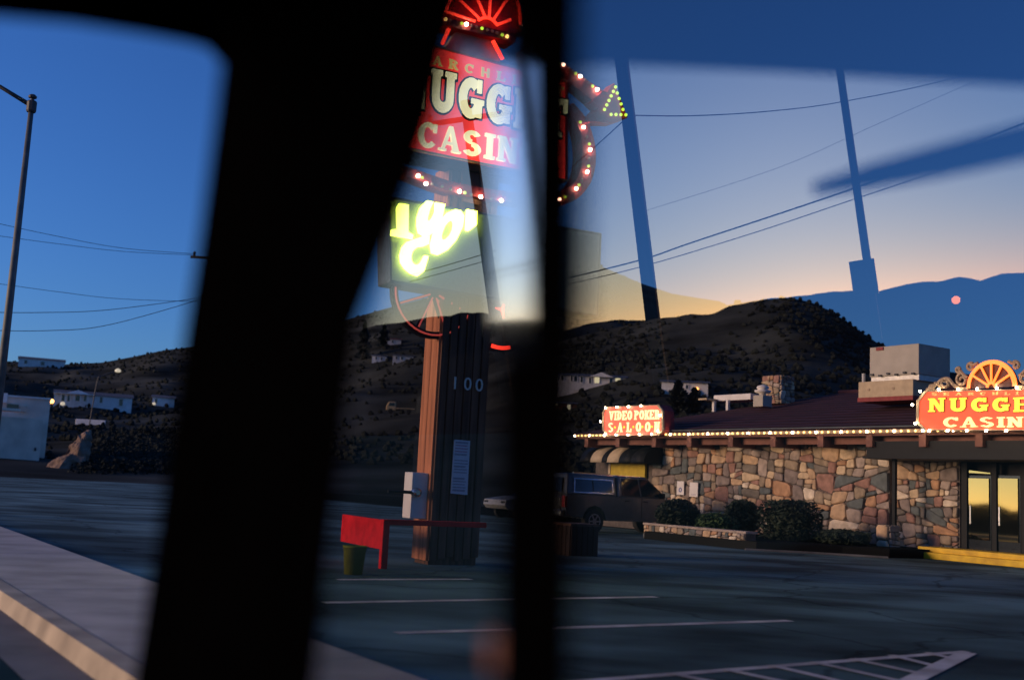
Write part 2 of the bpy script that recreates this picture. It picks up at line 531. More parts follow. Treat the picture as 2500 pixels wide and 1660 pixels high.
def stripe(px0, px1, wd, z=0.007, w2=None):
    a, b = gnd(*px0, z), gnd(*px1, z)
    d = (b-a).normalized()
    n = V((-d.y, d.x, 0))*wd/2
    n2 = n if w2 is None else n*(w2/wd)
    MB().add([a-n, b-n2, b+n2, a+n], [(0, 1, 2, 3)]).build('painted_line', 'paint', lot, fix=False)
stripe((823, 1414), (1150, 1413), 0.16)
stripe((790, 1470), (1602, 1456), 0.16)
stripe((967, 1544), (1928, 1514), 0.15)
zf = lambda x, y: (1600+x/2.624, 1250+y/2.624)
stripe((1340, 1668), zf(1995, 890), 0.11)
stripe(zf(2000, 897), (2110, 1716), 0.17, z=0.010)
for a, b in (((100, 1028), (520, 1115)), ((450, 1003), (1000, 1120)), ((740, 976), (1320, 1112)), ((1010, 955), (1620, 1090)),
             ((1260, 935), (1700, 1030)), ((1510, 912), (1800, 984)), ((1740, 896), (1890, 930))):
    stripe(zf(*a), zf(*b), 0.10, z=0.013)

# ------------------------------------------------------------------ hills
SKY_BACK = [(-900, 930), (-300, 905), (20, 882), (90, 884), (150, 890), (250, 885), (330, 870), (400, 855), (600, 832), (800, 792), (1000, 738), (1200, 684),
            (1330, 640), (1400, 634), (1467, 650), (1560, 690), (1640, 717), (1700, 727), (1760, 736), (1850, 790), (2000, 860), (2300, 915), (2700, 940), (3300, 950)]
SKY_FRONT = [(1020, 940), (1150, 900), (1300, 850), (1450, 812), (1600, 778), (1700, 758), (1780, 744), (1850, 733), (1930, 727), (1980, 738), (2030, 760),
             (2080, 795), (2140, 836), (2200, 872), (2300, 905), (2500, 932), (2800, 950), (3200, 960)]
class Hill:
    def __init__(self, sky, r0, r1, x0, x1, seed):
        self.sky, self.r0, self.r1, self.x0, self.x1, self.seed = sky, r0, r1, x0, x1, seed
    def dirn(self, px):
        d = ray(px, lerp(self.sky, px))
        h = V((d.x, d.y, 0))
        return h.normalized(), d.z/h.length
    def z(self, px, u):
        h, el = self.dirn(px)
        zc = CAM.z+el*self.r1
        p = h*(self.r0+(self.r1-self.r0)*min(u, 1.0))
        nz = noise.fractal(V((p.x*0.02, p.y*0.02, self.seed)), 1.0, 2.0, 5)*2.2-abs(noise.noise(V((p.x*0.035, p.y*0.012, self.seed+5))))*3.0+1.0
        if u <= 1:
            zz = zc*max(u, 0)**1.5+nz*math.sin(math.pi*max(u, 0))*(0.4+2.0*u)
        else:
            zz = zc*(1-(u-1)*1.2)
        return h*(self.r0+(self.r1-self.r0)*u)+UP*zz
    def hit(self, px, py):
        d = ray(px, py)
        best = None
        for i in range(1, 400):
            p = self.z(px, i/400)
            el = (p.z-CAM.z)/math.hypot(p.x, p.y)
            if el >= d.z/math.hypot(d.x, d.y):
                best = p
                break
        return best or self.z(px, 1.0)
    def build(self, name, label):
        nx, ny = 330, 96
        us = [-0.02]+[i/(ny-10) for i in range(ny-9)]+[1.02+0.08*k for k in range(9)]
        vs, fs = [], []
        for i in range(nx):
            px = self.x0+(self.x1-self.x0)*i/(nx-1)
            for u in us:
                p = self.z(px, u)
                if u < 0: p.z = -1.5
                vs.append(p)
        n = len(us)
        for i in range(nx-1):
            for j in range(n-1):
                fs.append((i*n+j, (i+1)*n+j, (i+1)*n+j+1, i*n+j+1))
        o = MB().add(vs, fs).build(name, 'hill', smooth=True, fix=False)
        return tag(o, label, 'hill', kind='structure')
HB = Hill(SKY_BACK, 95, 470, -900, 3300, 1.3)
HF = Hill(SKY_FRONT, 72, 290, 1020, 3200, 7.7)
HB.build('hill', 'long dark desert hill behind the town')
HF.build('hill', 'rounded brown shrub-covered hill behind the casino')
def shrub_field(hill, n, x0, x1, rmin, rmax, name, label, seed):
    rnd = random.Random(seed)
    mb = MB()
    for _ in range(n):
        px = rnd.uniform(x0, x1)
        u = rnd.uniform(0.12, 1.0)
        p = hill.z(px, u)
        if noise.noise(p*0.03+V((seed, 0, 0)))+rnd.uniform(-0.5, 0.5) < -0.1: continue
        r = rnd.uniform(rmin, rmax)
        k = 5
        vs = [p+V((0, 0, -0.3))]
        for lev, (rr, hh) in enumerate(((1.0, 0.25), (0.7, 0.95))):
            for i in range(k):
                a = 2*math.pi*(i+rnd.uniform(-.3, .3))/k
                vs.append(p+V((math.cos(a)*r*rr, math.sin(a)*r*rr, r*hh*rnd.uniform(0.7, 1.3))))
        vs.append(p+V((0, 0, r*rnd.uniform(1.1, 1.6))))
        fs = []
        for i in range(k):
            j = (i+1) % k
            fs += [(0, 1+j, 1+i), (1+i, 1+j, 6+j, 6+i), (6+i, 6+j, 11)]
        mb.add(vs, fs)
    o = mb.build(name, 'shrub', fix=False)
    tag(o, label, 'shrubs', kind='stuff')
shrub_field(HF, 8000, 1300, 2450, 0.3, 0.8, 'shrubbery', 'dark desert shrubs dotted over the rounded brown hill', 3)
shrub_field(HB, 6000, -60, 1560, 0.25, 0.75, 'shrubbery', 'dark desert shrubs on the long hill behind the town', 5)

# ------------------------------------------------------------------ houses on the slopes
def house(name, hill, pxl, pxr, base_y, wall_px, label, cat='house', roof='roofgrey', wallm='offwhite', gable=None, wins=(), porch=(), depth=8.0, lit=(), roof_h=None, group=None, skirt=2.0, face=None):
    pc = hill.hit((pxl+pxr)/2, base_y)
    dist = math.hypot(pc.x, pc.y)
    k = dist/FPX
    ax = V((pc.y, -pc.x, 0)).normalized()              # to the picture's right
    back = V((pc.x, pc.y, 0)).normalized()
    if face:
        ax = Matrix.Rotation(face, 3, 'Z') @ ax
        back = Matrix.Rotation(face, 3, 'Z') @ back
    wd, ht = (pxr-pxl)*k, wall_px*k
    rh = roof_h if roof_h is not None else ht*0.42
    t = thing(name, pc, label, cat, group)
    A = (ax, back, UP)
    MB().box(pc+back*depth/2+UP*(ht/2-skirt/2), (wd, depth, ht+skirt), A).build('wall', wallm, t)
    o0 = pc+UP*ht
    e = wd/2+0.35
    pr = [o0-ax*e-back*0.4+UP*0.02, o0-ax*(e-0.0)+back*depth/2+UP*rh, o0-ax*e+back*(depth+0.4)+UP*0.02]
    MB().prism(pr, ax*2*e).build('roof', roof, t)
    if gable is not None:
        gx = (gable-(pxl+pxr)/2)*k
        g0 = o0+ax*gx-back*0.9
        gw = max(1.2, 30*k)
        MB().prism([g0-ax*gw+UP*(-0.05), g0+ax*gw+UP*(-0.05), g0+UP*(rh*0.92)], back*2.6).build('gable', wallm, t)
    for (x0, x1, y0, y1) in wins:
        c = pc+ax*((x0+x1)/2-(pxl+pxr)/2)*k+UP*((base_y-(y0+y1)/2)*k)
        ww, wh = (x1-x0)*k, (y1-y0)*k
        wn = MB().box(c-back*0.03, (ww, 0.10, wh), A).build('window', 'window' if (x0, x1, y0, y1) not in lit else 'winlit', t)
        MB().ring([c-back*0.09+ax*i*(ww/2+0.1)+UP*j*(wh/2+0.1) for i, j in ((-1, -1), (1, -1), (1, 1), (-1, 1))],
                  [c-back*0.09+ax*i*(ww/2)+UP*j*(wh/2) for i, j in ((-1, -1), (1, -1), (1, 1), (-1, 1))], back*0.08).build('window_frame', 'white', wn)
    for x in porch:
        c = pc+ax*(x-(pxl+pxr)/2)*k-back*1.6
        MB().box(c+UP*(ht/2-0.5), (0.14, 0.14, ht+1), A).build('porch_post', 'white', t)
    if porch:
        x0, x1 = min(porch), max(porch)
        c = pc+ax*((x0+x1)/2-(pxl+pxr)/2)*k-back*0.85+UP*(ht+0.06)
        MB().box(c, ((x1-x0)*k+0.3, 1.75, 0.14), A).build('porch_roof', 'white', t)
    return t
z8 = lambda x, y: (x/4.2375, 830+y/4.2375)
house('house', HB, 154, 321, 995, 26, 'long white house with columned porch and small gable on the dark slope', gable=204,
      wins=((170, 176, 972, 986), (182, 188, 972, 986), (199, 208, 971, 984), (217, 222, 969, 983), (251, 257, 971, 984), (293, 301, 972, 988)),
      porch=(155, 168, 178, 188, 196, 210, 225, 238), depth=9)
house('house', HB, 386, 436, 994, 20, 'small pale house cut off by the black windscreen pillar on dark slope', wins=((392, 397, 977, 988),), depth=8)
house('house', HB, 54, 150, 896, 16, 'low bluish house on the skyline of the dark hill', wins=((66, 72, 884, 892), (100, 108, 884, 892)), depth=10)
house('house', HF, 1366, 1533, 948, 27, 'long pale house with centre gable on the slope above the saloon sign', gable=1473,
      wins=((1366, 1370, 922, 934), (1374, 1379, 922, 934), (1398, 1402, 922, 934), (1406, 1413, 921, 934), (1422, 1427, 922, 936), (1443, 1448, 924, 938), (1456, 1468, 922, 936), (1493, 1501, 923, 936), (1507, 1519, 922, 937)),
      lit=((1456, 1468, 922, 936), (1507, 1519, 922, 937)), depth=8)
house('house', HF, 1622, 1733, 962, 27, 'white house half hidden by a dark conifer behind the maroon roof', wins=((1650, 1656, 942, 952), (1680, 1686, 940, 950)), depth=8)
house('cabin', HF, 1352, 1416, 1004, 18, 'dark low cabin with one lit window below the long pale house', cat='cabin', wallm='wood',
      wins=((1392, 1399, 988, 1000), (1362, 1366, 986, 991)), lit=((1392, 1399, 988, 1000), (1362, 1366, 986, 991)), depth=6)
house('mobile_home', HB, 917, 952, 885, 14, 'short white mobile home beside the wagon wheel sign column', cat='mobile home', wins=((925, 929, 873, 880), (938, 942, 873, 880)), depth=6)
house('mobile_home', HB, 968, 1018, 884, 13, 'low white mobile home partly behind the wooden sign column', cat='mobile home', wins=((975, 979, 873, 880), (988, 993, 873, 880)), depth=6)
house('house', HB, 949, 985, 842, 13, 'small white house with reddish roof high on the slope under wagon wheel', wins=((962, 967, 832, 838),), roof='redflash', depth=7)
# pale building at the left edge
def left_building():
    pl = HB.hit(0, 1118)
    t = thing('warehouse', pl, 'pale stucco flat-roofed building at the left edge with lower front block', 'building')
    k = math.hypot(pl.x, pl.y)/FPX
    ax = V((pl.y, -pl.x, 0)).normalized()
    bk = V((pl.x, pl.y, 0)).normalized()
    def bl(x0, x1, y0, y1, d0, dp, m_, nm):
        c = pl+ax*((x0+x1)/2)*k+UP*((1117-(y0+y1)/2)*k)+bk*(d0+dp/2)
        return MB().box(c, ((x1-x0)*k, dp, (y1-y0)*k), (ax, bk, UP)).build(nm, m_, t)
    bl(-120, 101, 1026, 1140, 0, 6.0, 'stucco', 'front_block')
    bl(-90, 117, 974, 1150, 6.0, 8.0, 'stucco', 'rear_block')
    bl(-122, 52, 1007, 1013, -0.9, 3.0, 'stucco', 'canopy')
    bl(25, 50, 992, 1004, 5.85, 0.2, 'window', 'window')
    bl(54, 68, 995, 1008, 5.3, 0.7, 'acgrey', 'wall_unit')
    bl(-60, 24, 968, 990, 5.5, 0.45, 'white', 'sign_board')
    bl(-90, 118.5, 971.5, 975.5, 5.8, 8.4, 'offwhite', 'parapet_cap')
    bl(89, 93, 1090, 1097, -0.12, 0.1, 'darksteel', 'wall_box')
left_building()
# things on the left slope
def rock(px, py, w, h, label):
    p = gnd(px, py) if py > 1160 else HB.hit(px, py)
    rnd = random.Random(11)
    mb = MB()
    n, m_ = 12, 7
    base = V((p.x, p.y, p.z-0.6))
    ax = V((p.y, -p.x, 0)).normalized()
    bk = V((p.x, p.y, 0)).normalized()
    vs, fs = [], []
    for j in range(m_):
        v = j/(m_-1)
        for i in range(n):
            a = 2*math.pi*i/n
            rr = (1-v*0.85)*(1+0.35*noise.noise(V((math.cos(a)*1.4, math.sin(a)*1.4, v*3))))
            vs.append(base+ax*(math.cos(a)*w/2*rr+v*w*0.32)+bk*(math.sin(a)*w*0.4*rr+w*0.3)+UP*h*(v+0.08*noise.noise(V((a*2, v*4, 2)))))
    for j in range(m_-1):
        for i in range(n):
            fs.append((j*n+i, j*n+(i+1) % n, (j+1)*n+(i+1) % n, (j+1)*n+i))
    fs.append([(m_-1)*n+i for i in range(n)])
    o = mb.add(vs, fs).build('rock_outcrop', 'rock')
    sub = o.modifiers.new('sub', 'SUBSURF')
    sub.subdivision_type = 'SIMPLE'
    sub.levels = sub.render_levels = 3
    tx = bpy.data.textures.new('rock_clouds', 'CLOUDS')
    tx.noise_scale = 1.1
    dp = o.modifiers.new('dp', 'DISPLACE')
    dp.texture = tx
    dp.strength = 0.9
    return tag(o, label, 'rock')
rock(196, 1146, 4.3, 4.6, 'warm brown pointed rock outcrop beside the dark embankment')
# ------------------------------------------------------------------ trees and bushes
def leaf_mass(mb, c, r, n, ls, rnd, squash=1.0, box=False):
    for _ in range(n):
        while True:
            q = V((rnd.uniform(-1, 1), rnd.uniform(-1, 1), rnd.uniform(-1, 1)))
            l = max(abs(q.x)**4+abs(q.y)**4+abs(q.z)**4, 1e-6)**0.25 if box else q.length
            if l <= 1: break
        if l > 1e-3: q *= (0.55+0.45*rnd.random()**0.5)/max(l, 0.25) if rnd.random() < 0.75 else 1
        p = V(c)+V((q.x*r[0], q.y*r[1], q.z*r[2]))
        a = V((rnd.gauss(0, 1), rnd.gauss(0, 1), rnd.gauss(0, 1))).normalized()
        b = a.orthogonal().normalized()
        s = ls*rnd.uniform(0.6, 1.4)
        mb.add([p-a*s, p+b*s*0.5, p+a*s, p-b*s*0.5], [(0, 1, 2, 3)])
def bush(name, p, r, label, cat='bush', mt='bush', n=1600, ls=0.09, box=False, seed=1, axes=None, group=None):
    rnd = random.Random(seed)
    t = thing(name, p, label, cat, group)
    mb = MB()
    leaf_mass(mb, (0, 0, 0), r, n, ls, rnd, box=box)
    for k in range(0 if box else 5):
        a = rnd.uniform(0, 6.28)
        leaf_mass(mb, (math.cos(a)*r[0]*.55, math.sin(a)*r[1]*.55, r[2]*rnd.uniform(0, .5)), (r[0]*.5, r[1]*.5, r[2]*.5), n//8, ls, rnd)
    core = MB().ball((0, 0, 0), (r[0]*.78, r[1]*.78, r[2]*.8), 10, 7)
    mb.add(core.v, core.f)
    A = axes or (CF, CR, UP)
    mb.v = [V(p)+UP*r[2]*0.98+A[0]*v.x+A[1]*v.y+A[2]*v.z for v in mb.v]
    mb.build('foliage', mt, t, fix=False)
    st = MB()
    for k in range(4):
        a = 6.28*k/4
        st.tube([V(p)+V((math.cos(a)*.05, math.sin(a)*.05, -.05)), V(p)+UP*r[2]*0.9+V((math.cos(a)*r[0]*.4, math.sin(a)*r[1]*.4, 0))], [0.03, 0.012], 5)
    st.build('stem', 'polewood', t)
    return t
pd = P(0, 0)
# planting bed before the casino front
bed = tag(MB().prism([P(21.4, 22.0, 0.0), P(26.0, 22.0, 0.0), P(26.0, 27.3, 0.0), P(19.4, 27.3, 0), P(19.4, 24.9, 0.0), P(20.2, 24.0, 0)], UP*0.24).build('planting_bed', 'dirt'),
          'dark raised planting bed in front of the stone wall', 'planting bed', kind='structure')
def on_bed(px, py):
    return gnd(px, py, 0.24)
def bush_px(x0, x1, y0, base_y, D, label, **k):
    p = vpl((x0+x1)/2, base_y, D)
    kk = (p-CAM).length/FPX
    zt = vpl((x0+x1)/2, y0, D).z
    w_ = (x1-x0)*kk
    p.z = 0.2
    h = zt-0.2
    return bush('bush', p, (w_*0.5*1.0, min(w_*0.5, 0.75), h/2), label, **k)
bush_px(1600, 1706, 1216, 1300, 22.9, 'dark rounded bush overlapping the nose of the grey pickup', seed=2, n=2600, ls=0.08)
bush_px(1700, 1800, 1252, 1300, 23.2, 'low green bush behind the stone planter wall', seed=3, mt='bushgreen', n=2200, ls=0.08)
bush_px(1768, 1852, 1218, 1290, 25.4, 'small ragged dark bush left of the clipped hedge', seed=4, n=1700, ls=0.1)
bush_px(1858, 1994, 1219, 1312, 24.6, 'dark clipped square hedge in front of the stone wall', seed=5, n=3600, ls=0.07, box=True, cat='hedge')
bush_px(1995, 2120, 1292, 1335, 25.2, 'low dark ground shrub between hedge and stone pier', seed=6, n=1800, ls=0.08)
def conifer(pxc, y_top, y_base, wpx, hill, label, seed):
    p = hill.hit(pxc, y_base)
    k = math.hypot(p.x, p.y)/FPX
    h, r = (y_base-y_top)*k, wpx/2*k
    t = thing('conifer_tree', p-UP*0.3, label, 'tree')
    MB().tube([p-UP*0.5, p+UP*h*0.95], [0.2, 0.03], 7).build('trunk', 'polewood', t)
    rnd = random.Random(seed)
    mb = MB()
    for _ in range(2600):
        u = rnd.random()**0.8
        rr = r*(1.0-u**2.2)*(0.75+0.25*math.sin(u*22+rnd.random()))*(rnd.random()**0.5)
        a = rnd.uniform(0, 6.28)
        q = p+V((math.cos(a)*rr, math.sin(a)*rr, h*(0.03+0.97*u)))
        d = V((math.cos(a), math.sin(a), rnd.uniform(-.6, .9))).normalized()
        b = d.orthogonal().normalized()
        s = rnd.uniform(0.15, 0.42)
        mb.add([q-d*s, q+b*s*0.5, q+d*s, q-b*s*0.5], [(0, 1, 2, 3)])
    mb.build('crown', 'leafdark', t, fix=False)
conifer(1662, 930, 1008, 66, HF, 'broad dark conifer in front of the half hidden white house', 21)
conifer(1702, 950, 1008, 44, HF, 'shorter dark conifer beside the orange lamp above the maroon roof', 22)
conifer(893, 782, 880, 46, HB, 'tall dark tree on the slope beside the slanted black pillar', 23)
conifer(942, 790, 850, 34, HB, 'shorter dark tree on the slope under the wagon wheel', 24)
for px in (345, 285, 180):                            # scrub on the dark embankment
    pass
def embankment():
    rnd = random.Random(4)
    mb = MB()
    for _ in range(900):
        px, py = rnd.uniform(215, 470), rnd.uniform(1055, 1160)
        p = HB.hit(px, py)
        leaf_mass(mb, p+UP*0.3, (0.9, 0.9, 0.7), 10, 0.22, rnd)
    tag(mb.build('undergrowth', 'shrub', fix=False), 'dark weedy scrub covering the embankment beside the rock', 'scrub', kind='stuff')
embankment()
tag(MB().box(HB.hit(236, 1038)+UP*0.4, (5.5, 0.5, 1.1), (V((1, 0.1, 0)).normalized(), V((-0.1, 1, 0)).normalized(), UP)).build('low_wall', 'offwhite', bevel=0.05),
    'low pale wall on the slope behind the lamp post', 'wall')

# ------------------------------------------------------------------ street lights and utility poles
def street_light():
    base = at(-48, 1250, 27.5)
    base.z = 0
    top = at(77, 262, 27.5)
    base = V((top.x, top.y, 0.0))
    t = thing('street_light', base, 'tall galvanised street light pole with arm reaching out of the picture', 'street light')
    MB().tube([base, base+UP*(top.z*0.5), top], [0.115, 0.095, 0.065], 12).build('pole', 'steel', t, smooth=True)
    MB().lathe(base, [(0.24, 0), (0.24, 0.05), (0.14, 0.08), (0.13, 0.3)]).build('base_flange', 'steel', t)
    MB().lathe(top, [(0.105, -0.14), (0.125, -0.1), (0.125, 0.12), (0.105, 0.16)], seg=10).build('clamp', 'darksteel', t)
    MB().lathe(top+UP*0.16, [(0.05, 0), (0.05, 0.06), (0.1, 0.08), (0.11, 0.12), (0.06, 0.17)], seg=10).build('photocell_cap', 'darksteel', t)
    e = top+(at(0, 210, 27.5)-top)*2.6
    e.z = top.z+(at(0, 210, 27.5).z-top.z)*2.0
    mid = at(0, 212, 27.5)
    MB().tube([top+UP*0.03, mid, e], [0.06, 0.05, 0.04], 10).build('arm', 'darksteel', t, smooth=True)
    d = (e-mid).normalized()
    MB().box(e+d*0.3, (0.75, 0.3, 0.14), (d, d.cross(UP).normalized(), d.cross(UP).normalized().cross(d))).build('lamp_head', 'darksteel', t, bevel=0.03)
street_light()
def slope_lamp():
    b = HB.hit(233, 1045)
    k = math.hypot(b.x, b.y)/FPX
    ax = V((b.y, -b.x, 0)).normalized()
    h = (1045-928)*k
    t = thing('lamp_post', b, 'thin curved lamp post with pale head in front of the columned white house', 'lamp post')
    pts = [b, b+UP*h*0.9+ax*8*k, b+UP*h*1.02+ax*18*k, b+UP*(1045-912)*k+ax*46*k]
    MB().tube(smooth_path(pts, 6), 0.11, 8).build('pole', 'darksteel', t)
    c = b+UP*(1045-910)*k+ax*50*k
    MB().lathe(c-UP*0.35, [(0.35, 0), (0.55, 0.1), (0.5, 0.45), (0.2, 0.7)], seg=12).build('lamp_head', 'lampwhite', t)
slope_lamp()
def small_lamp(px, py, hill, label, mt, r, h, name='yard_lamp', base_y=None):
    b = hill.hit(px, base_y)
    k = math.hypot(b.x, b.y)/FPX
    hh = (base_y-py)*k
    t = thing(name, b, label, 'lamp')
    MB().tube([b-UP*0.3, b+UP*hh], 0.05, 6).build('post', 'darksteel', t)
    MB().lathe(b+UP*(hh-r*0.6), [(r*0.5, 0), (r, r*0.4), (r, r*1.2), (r*0.4, r*1.7)], seg=10).build('lamp_glass', mt, t)
small_lamp(135, 983, HB, 'lit orange yard lamp beside the pale stucco building', 'lampwarm', 0.55, 2, base_y=1000)
small_lamp(1707, 952, HF, 'small lit orange lamp by the dark conifer', 'lampwarm', 0.28, 2, base_y=966)
small_lamp(1347, 986, HF, 'tiny lit yellow lamp left of the dark cabin', 'lampwarm', 0.13, 2, base_y=1004)
small_lamp(163, 988, HB, 'lit whitish porch lamp at the end of the columned white house', 'lampwhite', 0.5, 2, base_y=997)
small_lamp(388, 989, HB, 'lit whitish lamp in front of the house by the windscreen pillar', 'lampwhite', 0.4, 2, base_y=996)

def wire(name, pts, r, label, group):
    o = MB().tube(smooth_path(pts, 8), r, 5).build(name, 'wire', smooth=True)
    return tag(o, label, 'wire', group)
def front_utility_pole():
    top = at(560, 598, 62)
    b = V((top.x, top.y, 0))
    t = thing('utility_pole', b, 'wooden utility pole behind the windscreen pillar carrying the slack wires', 'utility pole')
    MB().tube([b-UP*0.3, top], [0.17, 0.12], 10).build('pole', 'polewood', t)
    a = at(475, 622, 62)
    c = at(645, 632, 62)
    MB().box((a+c)/2-UP*0.14, ((c-a).length+0.4, 0.12, 0.13), ((c-a).normalized(), V((0, 1, 0)), UP)).build('crossarm', 'polewood', t)
    for p in (a, c):
        MB().lathe(p-UP*0.07, [(0.05, 0), (0.09, 0.05), (0.05, 0.12), (0.1, 0.16), (0.05, 0.25)], seg=8).build('insulator', 'darksteel', t)
front_utility_pole()
G1 = 'slack wires against the blue sky'
wire('overhead_wire', [at(-500, 440, 40), at(-100, 525, 50), at(130, 575, 55), at(300, 606, 58), at(475, 620, 62)], 0.014, 'uppermost faint wire dropping to the pole behind the windscreen pillar', G1)
wire('overhead_wire', [at(-500, 545, 40), at(-100, 566, 50), at(130, 594, 55), at(300, 614, 58), at(480, 623, 62)], 0.013, 'second faint wire just under the uppermost one', G1)
wire('overhead_wire', [at(-500, 660, 40), at(-100, 682, 50), at(130, 711, 55), at(300, 730, 58), at(552, 738, 62)], 0.013, 'middle wire sagging level above the two lowest wires', G1)
wire('overhead_wire', [at(-500, 742, 40), at(-100, 760, 50), at(100, 763, 54), at(280, 755, 58), at(553, 718, 62)], 0.017, 'dark wire second from the lowest, curving up to the pole', G1)
wire('overhead_wire', [at(-500, 775, 40), at(-100, 803, 50), at(120, 807, 54), at(280, 790, 58), at(553, 712, 62)], 0.017, 'lowest dark wire curving up to the pole', G1)

# ------------------------------------------------------------------ letters
GLY = {
 'N': [('r', .06, 0, .30, 1), ('r', -.02, 0, .40, .11), ('r', -.02, .89, .30, 1), ('p', [(.08, 1), (.36, 1), (.93, 0), (.66, 0)]), ('r', .70, .04, .92, 1), ('r', .60, .89, 1.02, 1)],
 'U': [('r', .06, .33, .36, 1), ('r', -.02, .87, .44, 1), ('r', .64, .33, .94, 1), ('r', .56, .87, 1.02, 1), ('a', .5, .35, .44, .35, 180, 360, .14, .10)],
 'G': [('a', .5, .5, .5, .5, 48, 345, .17, .26), ('r', .52, .38, 1.04, .50), ('r', .68, .06, .96, .42), ('r', .74, .66, .92, .98)],
 'E': [('r', .05, 0, .36, 1), ('r', -.02, 0, .9, .14), ('r', -.02, .86, .9, 1), ('r', .34, .43, .68, .57), ('r', .74, 0, .92, .30), ('r', .74, .70, .92, 1)],
 'T': [('r', .34, 0, .66, 1), ('r', 0, .84, 1, 1), ('r', 0, .64, .15, 1), ('r', .85, .64, 1, 1), ('r', .2, 0, .8, .12)],
 'C': [('a', .5, .5, .5, .5, 42, 318, .22, .33), ('r', .76, .64, .92, .97)],
 'A': [('p', [(.05, 0), (.2, 0), (.52, .8), (.58, 1), (.42, 1)]), ('p', [(.42, 1), (.60, 1), (.98, 0), (.68, 0)]), ('r', .2, .27, .75, .38), ('r', -.06, 0, .32, .08), ('r', .60, 0, 1.06, .08)],
 'S': [('a', .5, .735, .42, .265, 25, 265, .15, .11), ('a', .5, .265, .45, .265, -155, 92, .17, .11)],
 'I': [('r', .28, 0, .72, 1), ('r', .08, 0, .92, .12), ('r', .08, .88, .92, 1)],
 'O': [('a', .5, .5, .5, .5, 0, 360, .19, .30)],
 'V': [('p', [(.04, 1), (.36, 1), (.62, 0), (.42, 0)]), ('p', [(.44, 0), (.60, 0), (.95, 1), (.76, 1)]), ('r', -.02, .9, .46, 1), ('r', .66, .9, 1.04, 1)],
 'D': [('r', .06, 0, .36, 1), ('r', -.02, 0, .4, .12), ('r', -.02, .88, .4, 1), ('a', .34, .5, .62, .5, -90, 90, .30, .34)],
 'P': [('r', .08, 0, .38, 1), ('a', .36, .72, .58, .28, -90, 90, .25, .12), ('r', -.02, 0, .5, .12), ('r', -.02, .88, .4, 1)],
 'K': [('r', .08, 0, .36, 1), ('p', [(.34, .42), (.72, 1), (1, 1), (.46, .3)]), ('p', [(.44, .52), (.60, .62), (1.02, 0), (.68, 0)]), ('r', -.02, 0, .46, .11), ('r', -.02, .89, .46, 1)],
 'R': [('r', .08, 0, .38, 1), ('a', .36, .73, .56, .27, -90, 90, .25, .12), ('p', [(.42, .48), (.68, .50), (1.04, 0), (.70, 0)]), ('r', -.02, 0, .48, .12), ('r', -.02, .88, .4, 1)],
 'L': [('r', .08, 0, .38, 1), ('r', -.02, 0, .92, .14), ('r', .76, 0, .92, .36), ('r', -.02, .88, .46, 1)],
 'H': [('r', .06, 0, .34, 1), ('r', .66, 0, .94, 1), ('r', .3, .43, .7, .57)],
}
def glyph(ch, o0, ax, ay, nrm, w_, h_, name, mt, parent, depth=0.04, grow=0.0):
    """nrm points to the viewer; o0 is the lower left corner"""
    mb = MB()
    def q(x, y, off):
        return o0+ax*(x*w_)+ay*(y*h_)+nrm*off
    for i, st in enumerate(GLY[ch]):
        off = depth+i*0.0016
        gx, gy = grow/w_, grow/h_
        if st[0] == 'r':
            x0, y0, x1, y1 = st[1]-gx, st[2]-gy, st[3]+gx, st[4]+gy
            mb.prism([q(x0, y0, off), q(x1, y0, off), q(x1, y1, off), q(x0, y1, off)], -nrm*off)
        elif st[0] == 'p':
            cx = sum(p[0] for p in st[1])/len(st[1])
            cy = sum(p[1] for p in st[1])/len(st[1])
            mb.prism([q(x+(gx if x > cx else -gx), y+(gy if y > cy else -gy), off) for x, y in st[1]], -nrm*off)
        else:
            _, cx, cy, rx, ry, a0, a1, ix, iy = st
            n = max(6, int(abs(a1-a0)/18))
            full = abs(a1-a0) >= 359
            an = [rad(a0+(a1-a0)*k/n) for k in range(n if full else n+1)]
            mb.ring([q(cx+(rx+gx)*math.cos(a), cy+(ry+gy)*math.sin(a), off) for a in an], [q(cx+max(ix-gx, .02)*math.cos(a), cy+max(iy-gy, .02)*math.sin(a), off) for a in an], -nrm*(off-0.002*(i+1)), closed=full)
    return mb.build(name, mt, parent)

# ------------------------------------------------------------------ the tall sign
SA = rad(62)
SX = V((math.sin(SA), math.cos(SA), 0))            # along the sign face, to the picture's right
SN = V((-math.cos(SA), math.sin(SA), 0))
if SN.y > 0: SN = -SN                              # towards the road traffic and the viewer
SP0 = gnd(1064, 1379)
def sg(x, y, off=0.0):
    return plane_hit(x, y, SP0+SN*off, SN)
pole = thing('casino_sign', SP0, 'tall wooden roadside casino sign with red lit face, arrow, lime display and wagon wheels', 'sign')
def slab_on(pl, off, th, name, mt, parent=pole, bevel=0.0):
    return MB().prism([sg(x, y, off) for x, y in pl], -SN*th).build(name, mt, parent, bevel=bevel)
# column of planks
c0, c1 = sg(1066, 1000), sg(1186, 1000)
cw = (c1-c0).dot(SX)
o0 = V((c0.x, c0.y, 0))
zt = sg(1100, 400).z
cd_ = 0.62
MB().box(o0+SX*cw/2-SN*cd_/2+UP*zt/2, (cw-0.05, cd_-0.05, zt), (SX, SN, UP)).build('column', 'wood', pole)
npl = 6
for i in range(npl):
    wpl = cw/npl
    MB().box(o0+SX*(wpl*(i+0.5))+SN*(0.006+0.012*(i % 2))+UP*(zt/2+0.02), (wpl-0.022, 0.05, zt-0.1-0.07*(i % 3)), (SX, SN, UP)).build('plank', 'wood', pole, bevel=0.008)
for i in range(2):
    MB().box(o0-SN*(cd_*(0.26+0.49*i))+UP*(zt/2+0.02)-SX*0.006, (0.05, cd_*0.47, zt-0.1), (SX, SN, UP)).build('plank', 'lit_redwood', pole, bevel=0.008)
